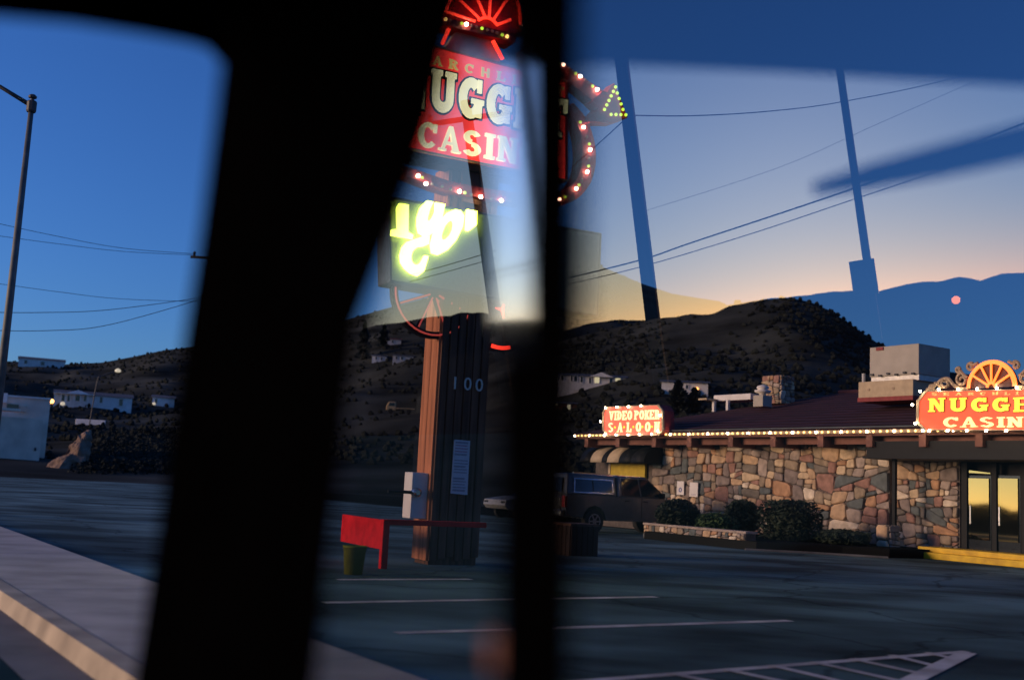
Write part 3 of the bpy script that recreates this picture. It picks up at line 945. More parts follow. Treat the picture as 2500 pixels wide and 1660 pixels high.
# address digits
def txt(s, size, ext):
    cu = bpy.data.curves.new('t', 'FONT')
    cu.body = s
    cu.size = size
    cu.extrude = ext
    cu.align_x = 'CENTER'
    ob = bpy.data.objects.new('t', cu)
    COL.objects.link(ob)
    dg = bpy.context.evaluated_depsgraph_get()
    me = bpy.data.meshes.new_from_object(ob.evaluated_get(dg))
    bpy.data.objects.remove(ob)
    bpy.data.curves.remove(cu)
    return me
def text_obj(s, pos, ax, ay, n, size, name, mt, parent, ext=0.012, sx=1.0):
    me = txt(s, size, ext)
    org = ORG[parent]
    for v in me.vertices:
        q = v.co.copy()
        v.co = V(pos)+ax*q.x*sx+ay*q.y+n*q.z-org
    me.materials.clear()
    me.materials.append(M[mt])
    o = bpy.data.objects.new(name, me)
    COL.objects.link(o)
    o.parent = parent
    ORG[o] = org
    return o
for ch, x, y in (('1', 1110, 950), ('0', 1141, 952), ('0', 1169, 955)):
    text_obj(ch, sg(x, y, 0.06), SX, UP, SN, 0.31, 'digit', 'white', pole)
# red face
FT = [(952, 84), (1387, 199), (1387, 442), (952, 354)]
slab_on(FT, 0.30, 0.62, 'cabinet', 'signred')
slab_on([(958, 90), (1380, 202), (1380, 437), (958, 351)], 0.315, 0.012, 'face', 'faceR')
for a, b in (((952, 84), (1387, 199)), ((952, 354), (1387, 442))):
    p, q = sg(*a, 0.33), sg(*b, 0.33)
    MB().tube([p, q], 0.02, 6).build('edge_trim', 'cream', pole)
FO = 0.318
def on_face_line(x, y0, slope, x0):
    return y0+slope*(x-x0)
def face_letters(word, x0, x1, ytop, ybot, mt, nm='letter', off=FO, depth=0.05, gap=0.16, outline=None):
    """ytop, ybot: functions of the pixel column"""
    n = len(word)
    wts = [0.62 if c == 'I' else 1.0 for c in word]
    tot = sum(wts)
    x = x0
    for c, wt in zip(word, wts):
        cell = (x1-x0)*wt/tot
        xa, xb = x+cell*gap/2, x+cell*(1-gap/2)
        bl = sg(xa, ybot(xa), off)
        wv = (sg(xb, ybot(xb), off)-bl).dot(SX)
        hv = (sg(xa, ytop(xa), off)-bl).z
        if outline:
            glyph(c, bl, SX, UP, SN, wv, hv, 'letter_shadow', outline, pole, depth=depth*0.45, grow=0.035)
        glyph(c, bl, SX, UP, SN, wv, hv, nm, mt, pole, depth=depth)
        x += cell
face_letters('SEARCHLIGHT', 970, 1383, lambda x: 137+.248*(x-1063), lambda x: 160+.243*(x-1063), 'letterG', gap=0.42, depth=0.02)
face_letters('NUGGET', 974, 1384, lambda x: 170+.235*(x-1058), lambda x: 273+.205*(x-1058), 'letterW', gap=0.14, outline='blackpaint')
face_letters('CASINO', 1015, 1316, lambda x: 296+.19*(x-1025), lambda x: 359+.18*(x-1025), 'letterW', gap=0.10)
# brown frame piece and dark rail between face and display
slab_on([(985, 366), (1345, 437), (1345, 455), (985, 383)], 0.2, 0.4, 'rail', 'blackpaint')
slab_on([(1128, 395), (1168, 403), (1170, 500), (1130, 492)], 0.1, 0.3, 'upright', 'beamwood')
# display board
LED = [(948, 478), (1470, 569), (1462, 776), (952, 690)]
slab_on(LED, 0.30, 0.55, 'display_cabinet', 'darksteel', bevel=0.02)
slab_on([(954, 486), (1464, 574), (1457, 769), (957, 683)], 0.31, 0.008, 'display_panel', 'ledboard')

zl = lambda x, y: (800+x/3.374, 480+y/3.374)
def led(pl):
    MB().prism([sg(*zl(x, y), 0.40) for x, y in pl], -SN*0.06).build('display_character', 'led', pole)
led([(595, 55), (668, 70), (665, 290), (707, 315), (702, 350), (527, 318), (532, 270), (580, 275), (574, 95)])
def led_strip(outer, inner):
    MB().ring([sg(*zl(x, y), 0.40) for x, y in outer], [sg(*zl(x, y), 0.40) for x, y in inner], -SN*0.06, closed=False).build('display_character', 'led', pole)
led_strip([(822, 34), (768, 90), (742, 170), (740, 240), (752, 298), (795, 325), (850, 315), (905, 270), (945, 190), (968, 62)],
          [(874, 45), (845, 105), (829, 165), (825, 188), (828, 196), (840, 200), (852, 190), (870, 165), (888, 120), (888, 48)])
oo = [(1050, 105), (1100, 115), (1128, 160), (1115, 250), (1060, 360), (990, 440), (915, 480), (862, 465), (850, 400), (872, 310), (930, 200), (990, 130)]
oi = [(1022, 195), (1034, 200), (1040, 222), (1035, 265), (1015, 312), (985, 342), (955, 356), (944, 350), (941, 328), (948, 295), (968, 245), (995, 212)]
MB().ring([sg(*zl(x, y), 0.40) for x, y in oo], [sg(*zl(x, y), 0.40) for x, y in oi], -SN*0.06).build('display_character', 'led', pole)
led([(1150, 105), (1232, 120), (1228, 235), (1165, 283), (1140, 275)])
led_strip([(842, 322), (780, 328), (715, 350), (655, 372), (618, 415), (600, 480), (606, 540), (638, 592), (690, 636), (745, 653), (795, 615), (832, 490)],
          [(838, 392), (795, 410), (750, 414), (720, 432), (700, 455), (690, 490), (690, 515), (702, 545), (722, 560), (745, 560), (772, 540), (800, 485)])
# wagon wheels beside the column
def neon_wheel(cx, cy, rpx, off, spokes, parent, rim_m='blackpaint', neon='neondim', half=False, rot=0.0, tube_r=0.016, two=False):
    c = sg(cx, cy, off)
    r = rpx
    n = 40
    a0, a1 = (0, 180) if half else (0, 360)
    an = [rad(a0+(a1-a0)*k/n) for k in range(n+1 if half else n)]
    ptn = lambda a, rr, z=0.0: c+SX*(math.cos(a)*rr)+UP*(math.sin(a)*rr)+SN*z
    MB().ring([ptn(a, r*1.06) for a in an], [ptn(a, r*0.90) for a in an], -SN*0.10, closed=not half).build('wheel_rim', rim_m, parent)
    sp = MB()
    for k in range(spokes):
        a = rad((180*(k+0.5)/spokes) if half else (360*k/spokes))+rot
        d = SX*math.cos(a)+UP*math.sin(a)
        side = d.cross(SN)
        MB().box(c+d*r*0.5-SN*0.06, (r*0.86, 0.05, 0.05), (d, SN, side)).build('wheel_spoke', rim_m, parent)
        MB().tube([ptn(a, r*0.12, 0.03), ptn(a, r*0.9, 0.03)], tube_r, 6).build('neon_tube', neon, parent)
    MB().lathe(c-SN*0.1, [(r*0.13, 0), (r*0.13, 0.1), (r*0.06, 0.14)], axis=SN, seg=14).build('wheel_hub', rim_m, parent)
    arc = [ptn(a, r*0.98, 0.03) for a in an]
    MB().tube(arc+([] if half else [arc[0]]), tube_r, 6).build('neon_tube', neon, parent)
    if two:
        MB().tube([ptn(a, r*0.16, 0.035) for a in an], tube_r, 6).build('neon_tube', neon, parent)
rw = 0.74
neon_wheel(1060, 716, rw, -0.02, 8, pole, rot=rad(22))
neon_wheel(1226, 757, rw*0.95, -0.02, 8, pole, rot=rad(10), neon='blackpaint', tube_r=0.02)
hubc = sg(1226, 757, 0.06)
for dg in (75, 170, 285):
    MB().tube([hubc, hubc+SX*0.14*math.cos(rad(dg))+UP*0.14*math.sin(rad(dg))], [0.03, 0.008], 6).build('neon_tube', 'neon', pole)
for rr_ in (0.98, 0.93):
    MB().tube([sg(1226, 757, 0.03)+SX*rw*0.95*rr_*math.cos(rad(a))+UP*rw*0.95*rr_*math.sin(rad(a)) for a in range(255, 290, 4)], 0.014, 6).build('neon_tube', 'neon', pole)
# arrow and marquee ribbon on the sign's outer edge
zs = lambda x, y: (800+x/3.016, y/3.016)
def ribbon(outer, inner, off, th, name, mt):
    a = smooth_path([(*p, 0) for p in outer], 6)
    b = smooth_path([(*p, 0) for p in inner], 6)
    return MB().ring([sg(p.x, p.y, off) for p in a], [sg(p.x, p.y, off) for p in b], -SN*th, closed=False).build(name, mt, pole)
ribbon([(1400, 252), (1432, 290), (1450, 340), (1455, 390), (1445, 440), (1418, 478), (1385, 497), (1345, 505), (1270, 497), (1180, 484), (1090, 465), (1010, 436), (960, 418)],
       [(1388, 270), (1408, 300), (1420, 340), (1422, 385), (1414, 425), (1396, 452), (1370, 468), (1335, 475), (1265, 470), (1180, 459), (1095, 441), (1015, 414), (965, 398)], 0.24, 0.35, 'ribbon', 'signdark')
ribbon([(1280, 118), (1340, 138), (1380, 160), (1420, 186), (1450, 208), (1475, 224)], [(1280, 158), (1335, 170), (1375, 190), (1405, 212), (1430, 232), (1452, 250)], 0.30, 0.3, 'arrow_shaft', 'signdark')
AR = [(1500, 203), (1532, 288), (1500, 299), (1432, 298), (1462, 262), (1446, 246), (1470, 222), (1482, 226)]
MB().prism([sg(x, y, 0.34) for x, y in AR], -SN*0.3).build('arrow_head', 'signred', pole)
BL = {'big': ball_mesh('marquee_bulb', 0.034, 'bulb'), 'green': ball_mesh('green_lamp', 0.03, 'bulbgreen'), 'dim': ball_mesh('dim_lamp', 0.028, 'bulbdim'), 'gold': ball_mesh('gold_bulb', 0.036, 'bulbgold')}
def bulb(kind, x, y, off=0.28, par=pole):
    place('bulb', BL[kind], sg(x, y, off), par)
for x, y in ((1040, 449), (1021, 430), (1122, 468), (1174, 481), (1224, 490), (1366, 487), (1407, 461), (1434, 420), (1441, 366), (1425, 311)):
    bulb('big', x, y)
for x, y in ((1031, 434), (1135, 471), (1380, 481), (1414, 452), (1437, 406), (1439, 352), (1417, 299)):
    bulb('green', x, y)
for i, (x, y) in enumerate(((1055, 449), (1080, 455), (1100, 462), (1150, 475), (1200, 486), (1421, 440), (1439, 388), (1433, 334), (1245, 492), (1275, 494), (1310, 496))):
    bulb('dim', x, y)
for x, y in ((1376, 159), (1417, 187), (1458, 219)):
    bulb('big', x, y, 0.34)
for x, y in ((1363, 153), (1406, 180), (1447, 211)):
    bulb('green', x, y, 0.34)
for x, y in ((1390, 168), (1398, 174), (1430, 196), (1438, 203)):
    bulb('dim', x, y, 0.34)
for (a, b, n) in (((1503, 213), (1476, 268), 6), ((1507, 228), (1521, 268), 4), ((1492, 280), (1528, 281), 4)):
    for k in range(n):
        t_ = k/(n-1)
        bulb('green', a[0]+(b[0]-a[0])*t_, a[1]+(b[1]-a[1])*t_, 0.37)
# top: band with lamps, tapering neck, half wheel of neon
slab_on([(1060, 36), (1262, 88), (1258, 104), (1056, 54)], 0.22, 0.4, 'crown_band', 'signdark')
slab_on([(1120, 70), (1195, 90), (1225, 158), (1085, 120)], 0.05, 0.2, 'neck', 'acgrey')
for a, b in (((1203, 100), (1227, 146)), ((1096, 72), (1080, 108))):
    MB().tube([sg(*a, 0.16), sg(*b, 0.16)], 0.035, 8).build('neon_tube', 'neon', pole)
c_ = sg(1190, 60, 0.18)
for a, b in (((1172, 48), (1108, -14)), ((1186, 46), (1158, -20)), ((1194, 48), (1199, -26)), ((1203, 52), (1252, -22)), ((1212, 62), (1246, 49)), ((1160, 53), (1092, 30))):
    p, q = sg(*a, 0.2), sg(*b, 0.2)
    MB().tube([p, q], 0.026, 8).build('neon_tube', 'neon', pole)
arc_px = [(1089, 30), (1098, 4), (1118, -24), (1150, -46), (1190, -52), (1228, -40), (1256, -10), (1268, 25), (1270, 60)]
MB().tube([sg(p.x, p.y, 0.2) for p in smooth_path([(*p, 0) for p in arc_px], 5)], 0.03, 8).build('neon_tube', 'neon', pole)
MB().tube([sg(p.x, p.y, 0.2) for p in smooth_path([(1168, 50, 0), (1184, 44, 0), (1200, 48, 0), (1214, 62, 0)], 5)], 0.028, 8).build('neon_tube', 'neon', pole)
MB().prism([sg(x, y, 0.12) for x, y in ((1064, 40), (1080, 10), (1110, -30), (1150, -54), (1192, -60), (1232, -46), (1262, -14), (1276, 30), (1276, 88))], -SN*0.1).build('wheel_backing', 'signdark', pole)
for x, y in ((1128, 58), (1139, 60)):
    bulb('big' if x == 1139 else 'green', x, y, 0.26)
for k, x, y in (('gold', 1088, 48), ('green', 1177, 70), ('green', 1226, 86), ('gold', 1238, 90), ('dim', 1152, 63), ('dim', 1163, 66), ('dim', 1190, 74), ('dim', 1202, 77), ('dim', 1213, 81), ('dim', 1100, 50)):
    bulb(k, x, y, 0.26)
# notice panel, electric meter on the column
nt_ = thing('notice_panel', sg(1120, 1206, 0.06), 'tall pale notice panel with lines of print on the wooden sign column', 'notice')
MB().prism([sg(x, y, 0.075) for x, y in ((1110, 1073), (1148, 1076), (1141, 1208), (1101, 1204))], -SN*0.03).build('board', 'paper', nt_)
rr_ = random.Random(3)
for i in range(17):
    v = (i+0.7)/18
    if i in (5, 11): continue
    xl, xr = 1110-9*v+3, 1148-7*v-3-rr_.uniform(0, 6)
    y = 1074.5+131*v
    p, q = sg(xl, y, 0.078), sg(xr, y+1.5, 0.078)
    MB().box((p+q)/2, ((q-p).length, 0.006, 0.02 if i % 4 else 0.032), (SX, SN, UP)).build('print_line', 'inkred' if i in (1, 2, 3) else 'ink', nt_)
mt_ = thing('electric_meter', sg(1005, 1266, 0.0), 'white electric meter box with round glass meter on the column side', 'meter box')
mo = o0-SX*0.0-SN*0.30
mk = (mo-CAM).length/FPX
mz0, mz1 = sg(1005, 1266).z, sg(1005, 1152).z
bx = mo-SX*0.17+SN*0.02
MB().box(V((bx.x, bx.y, (mz0+mz1)/2)), (0.30, 0.34, mz1-mz0), (SX, SN, UP)).build('box', 'white', mt_, bevel=0.012)
mc = V((bx.x, bx.y, sg(991, 1201).z))+SN*0.17-SX*0.08
MB().lathe(mc, [(0.085, 0), (0.085, 0.04), (0.075, 0.10), (0.04, 0.13)], axis=SN, seg=16).build('round_meter', 'chrome', mt_)
MB().tube([mc-SX*0.09+SN*0.02, mc-SX*0.50+SN*0.02], 0.028, 8).build('conduit', 'blackpaint', mt_)
# red rail in front
rb = gnd(934, 1388)
rt = thing('red_rail', rb, 'red painted metal rail with solid end panel in front of the sign column', 'rail')
rk = rb.y/FPX
dR = SX
zt_ = CAM.z+(at(934, 1267, rb.y).z-CAM.z)
dL = -SN
MB().box(rb+UP*zt_/2, (0.11, 0.11, zt_), (dR, dR.cross(UP), UP)).build('post', 'red', rt, bevel=0.01)
L_ = 1.75
MB().box(rb+dR*(L_/2)+UP*(zt_-0.04), (L_, 0.10, 0.085), (dR, dR.cross(UP), UP)).build('top_rail', 'red', rt, bevel=0.01)
pn = 0.5
while True:
    q_ = rb+dL*pn-CAM
    if W0/2+FPX*q_.dot(_R)/q_.dot(_F) < 834 or pn > 6: break
    pn += 0.05
MB().box(rb+dL*(pn/2+0.03)+UP*(zt_-0.24), (pn, 0.05, 0.46), (dL, dL.cross(UP), UP)).build('end_panel', 'red', rt, bevel=0.01)
bk_ = gnd(862, 1402)
t = thing('bucket', bk_, 'olive yellow bucket under the red end panel', 'bucket')
MB().lathe(bk_, [(0.13, 0), (0.165, 0.38), (0.175, 0.38), (0.175, 0.41), (0.155, 0.41), (0.12, 0.03)], seg=18).build('pail', 'green', t, smooth=True)
MB().tube([bk_+V((math.cos(a)*0.175, 0.02, 0.38-0.12*math.sin(a))) for a in [math.pi*k/10 for k in range(11)]], 0.006, 5).build('handle', 'steel', t)
# wooden bin at the divider
wbp = gnd(1400, 1354)
t = thing('wooden_bin', wbp, 'dark slatted wooden litter bin standing left of the grey pickup', 'bin')
bw, bh = 0.72, 0.62
MB().box(wbp+UP*bh/2, (bw-0.06, bw-0.06, bh-0.04), (CF, CR, UP)).build('liner', 'blackpaint', t)
for i in range(5):
    for ax, nn in ((CF, -CR), (CR, -CF)):
        MB().box(wbp+ax*(bw*(i-2)/5.0)+nn*bw/2+UP*bh/2, (bw/5-0.02, 0.03, bh), (ax, nn, UP)).build('slat', 'binwood', t)
MB().box(wbp+UP*(bh+0.02), (bw+0.04, bw+0.04, 0.05), (CF, CR, UP)).build('lid', 'wood', t)

# ------------------------------------------------------------------ the casino
DW, DE = 27.5, 26.4                                # stone front, eave line
ZE = vpl(2100, 1056, DE).z                         # height of the lights along the eave
cas = thing('casino_building', P(sd(vpl(1900, 1300, DW))[0], DW), 'low casino building with rubble stone front, maroon roof and lights along the eave', 'building')
sL, sR = sd(vpl(1452, 1200, DW))[0], 2.0
sW0 = sd(vpl(1592, 1200, DW))[0]                   # left end of the bare stone
sPo = sd(vpl(2172, 1200, DW))[0]                   # where the porch begins
sDo = sd(vpl(2342, 1200, DW+0.2))[0]                   # door frame
A_ = (CF, CR, UP)
zw = ZE-0.16
wall = MB().box(P((sL+sPo)/2, DW+0.25, zw/2), (sL-sPo, 0.5, zw), A_).build('wall', 'mortar', cas)
wall2 = MB().box(P((sPo+sDo)/2-0.01, DW+0.45, zw/2), (sPo-sDo+0.02, 0.5, zw), A_).build('wall', 'mortar', cas)
MB().box(P((sR-6+sL)/2, DW+9.0, zw/2-0.05), (sL-sR+6, 14.9, zw-0.1), A_).build('building_block', 'mortar', cas)
def split(poly, amin, rnd, out):
    ar = 0.0
    n = len(poly)
    for i in range(n):
        ar += poly[i][0]*poly[(i+1) % n][1]-poly[(i+1) % n][0]*poly[i][1]
    ar = abs(ar)/2
    if ar < amin*rnd.choice((0.45, 0.7, 1.0, 1.6, 2.6)):
        out.append(poly)
        return
    xs, ys = [p[0] for p in poly], [p[1] for p in poly]
    wx, wy = max(xs)-min(xs), max(ys)-min(ys)
    a = (math.pi/2 if wx > wy*1.35 else 0.0)+rnd.gauss(0, 0.17)
    cx = sum(xs)/n+rnd.uniform(-.16, .16)*wx
    cy = sum(ys)/n+rnd.uniform(-.16, .16)*wy
    nx, ny = -math.sin(a), math.cos(a)
    f = lambda p: (p[0]-cx)*nx+(p[1]-cy)*ny
    L, R = [], []
    for i in range(n):
        p, q = poly[i], poly[(i+1) % n]
        fp, fq = f(p), f(q)
        (L if fp >= 0 else R).append(p)
        if fp*fq < 0:
            t = fp/(fp-fq)
            m_ = (p[0]+(q[0]-p[0])*t, p[1]+(q[1]-p[1])*t)
            L.append(m_)
            R.append(m_)
    for h in (L, R):
        if len(h) >= 3: split(h, amin, rnd, out)
def stones(rect, amin, seed, o0, ax, ay, nrm, parent, gap=0.012, th=0.07, pal=STONES):
    rnd = random.Random(seed)
    out = []
    x0, y0, x1, y1 = rect
    split([(x0, y0), (x1, y0), (x1, y1), (x0, y1)], amin, rnd, out)
    for pl in out:
        cx, cy = sum(p[0] for p in pl)/len(pl), sum(p[1] for p in pl)/len(pl)
        sz = max(max(p[0] for p in pl)-min(p[0] for p in pl), max(p[1] for p in pl)-min(p[1] for p in pl))
        rnd2 = []
        n = len(pl)
        for i in range(n):                          # soften the corners
            p, a, b = pl[i], pl[i-1], pl[(i+1) % n]
            for q, t in ((a, 0.10+0.12*rnd.random()), (b, 0.10+0.12*rnd.random())):
                rnd2.append((p[0]+(q[0]-p[0])*t, p[1]+(q[1]-p[1])*t))
        k = 1-gap/max(sz*0.5, 0.06)
        h = th*rnd.uniform(0.5, 1.35)
        lo = [(cx+(x-cx)*k, cy+(y-cy)*k) for x, y in rnd2]
        m_ = len(lo)
        tx, ty = rnd.uniform(-.14, .14), rnd.uniform(-.14, .14)
        pt = lambda q, z: o0+ax*q[0]+ay*q[1]+nrm*z
        vs, fs = [], []
        for sc, hh in ((1.0, -0.01), (1.0, h*0.45), (0.93, h*0.85), (0.74, h*1.12)):
            for x, y in lo:
                q = (cx+(x-cx)*sc, cy+(y-cy)*sc)
                wob = 0.012*noise.noise(V((q[0]*5, q[1]*5, seed))) if hh > 0 else 0
                vs.append(pt(q, hh+wob+((q[0]-cx)*tx+(q[1]-cy)*ty if hh > h*0.5 else 0)))
        for j in range(3):
            fs += [(j*m_+i, j*m_+(i+1) % m_, (j+1)*m_+(i+1) % m_, (j+1)*m_+i) for i in range(m_)]
        fs.append([3*m_+i for i in range(m_)])
        MB().add(vs, fs).build('stone', rnd.choices(pal, weights=(6, 8, 7, 9, 8, 7, 8, 4, 7, 8))[0], parent)
    return len(out)
wS = sW0-sPo
n1 = stones((0, 0.0, wS, zw-0.12), 0.175, 5, P(sPo, DW, 0.05), CF, UP, -CR, wall)
n2 = stones((0, 0.0, sPo-sDo, zw-0.35), 0.10, 9, P(sDo, DW+0.2, 0.05), CF, UP, -CR, wall2)
print('stones', n1, n2)
# eave: fascia, rafters, blocking
sE0, sE1 = sd(vpl(1408, 1064, DE))[0], 0.0
fas = MB().box(P((sE0+sE1)/2, DE-0.03, ZE-0.02), (sE0-sE1, 0.06, 0.16), A_).build('fascia', 'beamwood', cas)
MB().box(P((sE0+sE1)/2, (DE+DW)/2+0.05, ZE-0.02), (sE0-sE1-0.04, DW-DE+0.1, 0.06), A_).build('soffit', 'wood', cas)
MB().box(P((sE0+sE1)/2, DE+0.35, ZE-0.20), (sE0-sE1-0.3, 0.08, 0.24), A_).build('blocking', 'beamwood', cas)
px_r = (1435, 1511, 1600, 1686, 1787, 1891, 2007, 2126, 2256, 2394, 2540)
for x in px_r:
    s_ = sd(vpl(x, 1085, DE))[0]
    MB().box(P(s_, (DE+DW)/2-0.03, ZE-0.24), (0.22, DW-DE+0.1, 0.36), A_).build('rafter_tail', 'beamwood', cas)
# row of lamps along the eave
strip = MB().box(P((sE0+sE1)/2, DE-0.10, ZE+0.02), (sE0-sE1, 0.07, 0.10), A_).build('light_rail', 'beige', cas)
eb = {'g': ball_mesh('eave_bulb', 0.034, 'bulbgold', 8, 5), 'b': ball_mesh('eave_bulb_bright', 0.034, 'bulb', 8, 5)}
nb = 150
for i in range(nb):
    s_ = sE0-(sE0-sE1)*(i+0.3)/nb
    o = bpy.data.objects.new('bulb', eb['b' if i % 4 == 0 else 'g'])
    COL.objects.link(o)
    o.parent = strip
    o.location = P(s_, DE-0.16, ZE+0.02)-ORG[cas]
# roof
DRG = DE+9.0
ZRG = 5.75
sl_ = sE0+0.0
hipx = sd(vpl(1775, 990, DRG))[0]
r0 = [P(sE0, DE-0.12, ZE+0.09), P(sE1-6, DE-0.12, ZE+0.09), P(sE1-6, DRG, ZRG), P(sE0-5.5, DRG, ZRG), P(sE0, DRG+9, ZE+0.09), P(sE1-6, DRG+9, ZE+0.09)]
roof = MB().add(r0+[p-UP*0.10 for p in r0], [(0, 1, 2, 3), (3, 2, 5, 4), (0, 3, 4), (6, 9, 8, 7), (0, 6, 7, 1), (0, 4, 10, 6)]).build('roof', 'roof', cas, fix=False)
rows = 15
for i in range(rows):                               # shingle courses
    t0, t1 = i/rows, (i+1)/rows
    def rp(s, t):
        return P(s, DE-0.12+(DRG-DE+0.12)*t, ZE+0.09+(ZRG-ZE-0.09)*t)
    a, b = rp(sE0-5.5*t0-0.05, t0), rp(sE1-6, t0)
    c, d = rp(sE1-6, t1), rp(sE0-5.5*t1-0.05, t1)
    nn = (b-a).cross(d-a).normalized()
    if nn.z < 0: nn = -nn
    MB().prism([a+nn*0.035, b+nn*0.035, c+nn*0.012, d+nn*0.012], -nn*0.008).build('shingle_course', 'roof', roof)
MB().tube([P(sE0-5.5, DRG, ZRG+0.04), P(sE1-6, DRG, ZRG+0.04)], 0.09, 8).build('ridge_cap', 'roof', roof)
MB().tube([P(sE0-2.6, DE-0.05, ZE+0.16), P(sE1-2, DE-0.05, ZE+0.16)], 0.03, 6).build('gutter_pipe', 'steel', roof)
def roof_at(px, py):
    """point of the front roof slope under a pixel"""
    p0 = P(0, DE-0.12, ZE+0.09)
    n = CF.cross(P(0, DRG, ZRG)-p0).normalized()
    return plane_hit(px, py, p0, n)
# porch: canopy, beam, post, recess, doors
MB().box(P((sPo+sR-6)/2, DE+0.55, ZE-0.50), (sPo-sR+6, 1.0, 0.50), A_).build('porch_beam', 'blackpaint', cas)
MB().box(P((sPo+sR-6)/2, DE+0.9, ZE-0.73), (sPo-sR+6-0.2, 2.3, 0.06), A_).build('porch_soffit', 'blackpaint', cas)
for x in (2184,):
    s_ = sd(vpl(x, 1200, DE+0.3))[0]
    MB().box(P(s_, DE+0.3, (ZE-0.74)/2), (0.10, 0.10, ZE-0.74), A_).build('porch_post', 'blackpaint', cas)
zD = vpl(2400, 1146, DW+0.27).z
dr = MB().box(P(sDo-3.5, DW+0.62, zw/2), (7.0, 0.06, zw), A_).build('entrance_wall', 'blackpaint', cas)
def px_s(x, D): return sd(vpl(x, 1200, D))[0]
frames = [(2345, 2362), (2423, 2434), (2494, 2506), (2566, 2580)]
for a, b in frames:
    s0, s1 = px_s(a, DW+0.27), px_s(b, DW+0.27)
    MB().box(P((s0+s1)/2, DW+0.32, zw/2), (s0-s1, 0.16, zw), A_).build('door_frame', 'blackpaint', cas)
for (a, b) in ((2363, 2422), (2435, 2493), (2507, 2565)):
    s0, s1 = px_s(a, DW+0.32), px_s(b, DW+0.32)
    z0, z1 = 0.30, vpl(a, 1160, DW+0.32).z
    dd = MB().box(P((s0+s1)/2, DW+0.32, (z0+z1)/2), (s0-s1-0.02, 0.04, z1-z0), A_).build('door', 'window', cas)
    blind = MB().box(P((s0+s1)/2, DW+0.27, (z0+z1)/2+0.1), (s0-s1-0.12, 0.02, z1-z0-0.36), A_).build('door_pane', 'mirrorglass', dd)
    MB().box(P((s0+s1)/2+0.25, DW+0.27, 1.25), (0.04, 0.06, 0.5), A_).build('handle', 'chrome', dd)
    if a == 2363:
        zt2 = vpl(a, 1149, DW+0.32).z
        MB().prism([P(s0-0.03, DW+0.29, z1+0.07), P(s1+0.03, DW+0.29, z1+0.05), P(s1+0.03, DW+0.29, z1+0.08), P(s0-0.03, DW+0.29, zt2+0.02)], CR*0.02).build('transom_pane', 'mirrorglass', dd)
# yellow step
ya, yb = sd(gnd(2192, 1347)), sd(gnd(2500, 1382))
dy = (ya[1]+yb[1])/2
s0 = ya[0]
DST = 26.35
s0 = sd(vpl(2196, 1350, DST))[0]
MB().box(P(s0-6, DST+0.6, 0.09), (12.0, 1.2, 0.17), A_).build('step', 'yellow', cas, bevel=0.012)
MB().box(P(s0-6.2, DST+0.75, 0.24), (11.6, 0.98, 0.14), A_).build('step', 'yellow', cas, bevel=0.012)
# stone pier at the porch post, low kerb
pr_ = gnd(2150, 1354)
ps, pdD = sd(pr_)
pier = MB().box(P(ps, pdD+0.3, 0.42), (0.42, 0.42, 0.84), A_).build('stone_pier', 'mortar')
tag(pier, 'short pale stone pier beside the yellow step', 'pier')
stones((-0.21, 0, 0.21, 0.84), 0.07, 33, P(ps, pdD+0.09, 0.0), CF, UP, -CR, pier, pal=[STONES[i] for i in (7, 0, 7, 6, 1, 0, 6, 7, 0, 1)])
stones((-0.21, 0, 0.21, 0.84), 0.07, 34, P(ps-0.21, pdD+0.3, 0.0), CR, UP, -CF, pier, pal=[STONES[i] for i in (7, 0, 7, 6, 1, 0, 6, 7, 0, 1)])
# planter wall
q0, q1 = gnd(1571, 1314), gnd(1819, 1341)
qa = (q0-q1).normalized()
qn = V((-qa.y, qa.x, 0))
if qn.y > 0: qn = -qn
ph = 0.42
qL = (q0-q1).length
plw = tag(MB().box((q0+q1)/2-qn*0.2+UP*ph/2, (qL, 0.36, ph), (qa, qn, UP)).build('planter_wall', 'mortar'), 'low rubble stone planter wall in front of the bushes', 'planter wall')
stones((0, 0, qL, ph), 0.045, 41, q1-qn*0.02, qa, UP, qn, plw, th=0.05)
MB().box((q0+q1)/2-qn*0.2+UP*(ph+0.03), (qL+0.06, 0.44, 0.06), (qa, qn, UP)).build('coping', STONES[6], plw)
kb = [gnd(1819, 1343), gnd(1990, 1352), gnd(2168, 1363)]
tag(MB().tube(kb, 0.06, 6).build('edging_kerb', 'gutter'), 'low grey edging kerb between planting bed and lot', 'kerb')
# awning at the left end
aw = thing('awning', P((sL+sW0)/2, DW-0.5, 2.2), 'black and cream striped rounded awning at the end of the stone wall', 'awning')
a0, a1 = sd(vpl(1436, 1110, DW-0.8))[0], sd(vpl(1590, 1110, DW-0.3))[0]
za, zb_ = vpl(1500, 1090, DW).z, vpl(1500, 1129, DW-0.9).z
edges_px = [1436, 1462, 1490, 1503, 1532, 1562, 1592]
cols = ['blackpaint', 'cream', 'blackpaint', 'cream', 'blackpaint', 'blackpaint']
for (x0, x1, cmt) in zip(edges_px, edges_px[1:], cols):
    s0, s1 = px_s(x0, DW-0.5), px_s(x1, DW-0.5)
    up_, lo_ = [], []
    for k in range(9):
        a = rad(90*k/8)
        d_ = DW-1.0*math.sin(a)
        z_ = zb_+(za-zb_)*math.cos(a)
        up_.append(P(s0-0.004, d_, z_))
        lo_.append(P(s1+0.004, d_, z_))
    mb = MB()
    mb.add(up_+lo_, [(k, k+1, 9+k+1, 9+k) for k in range(8)])
    o = mb.build('awning_panel', cmt, aw, smooth=True)
    so = o.modifiers.new('th', 'SOLIDIFY')
    so.thickness = 0.02
e0, e1 = px_s(1436, DW-0.5), px_s(1592, DW-0.5)
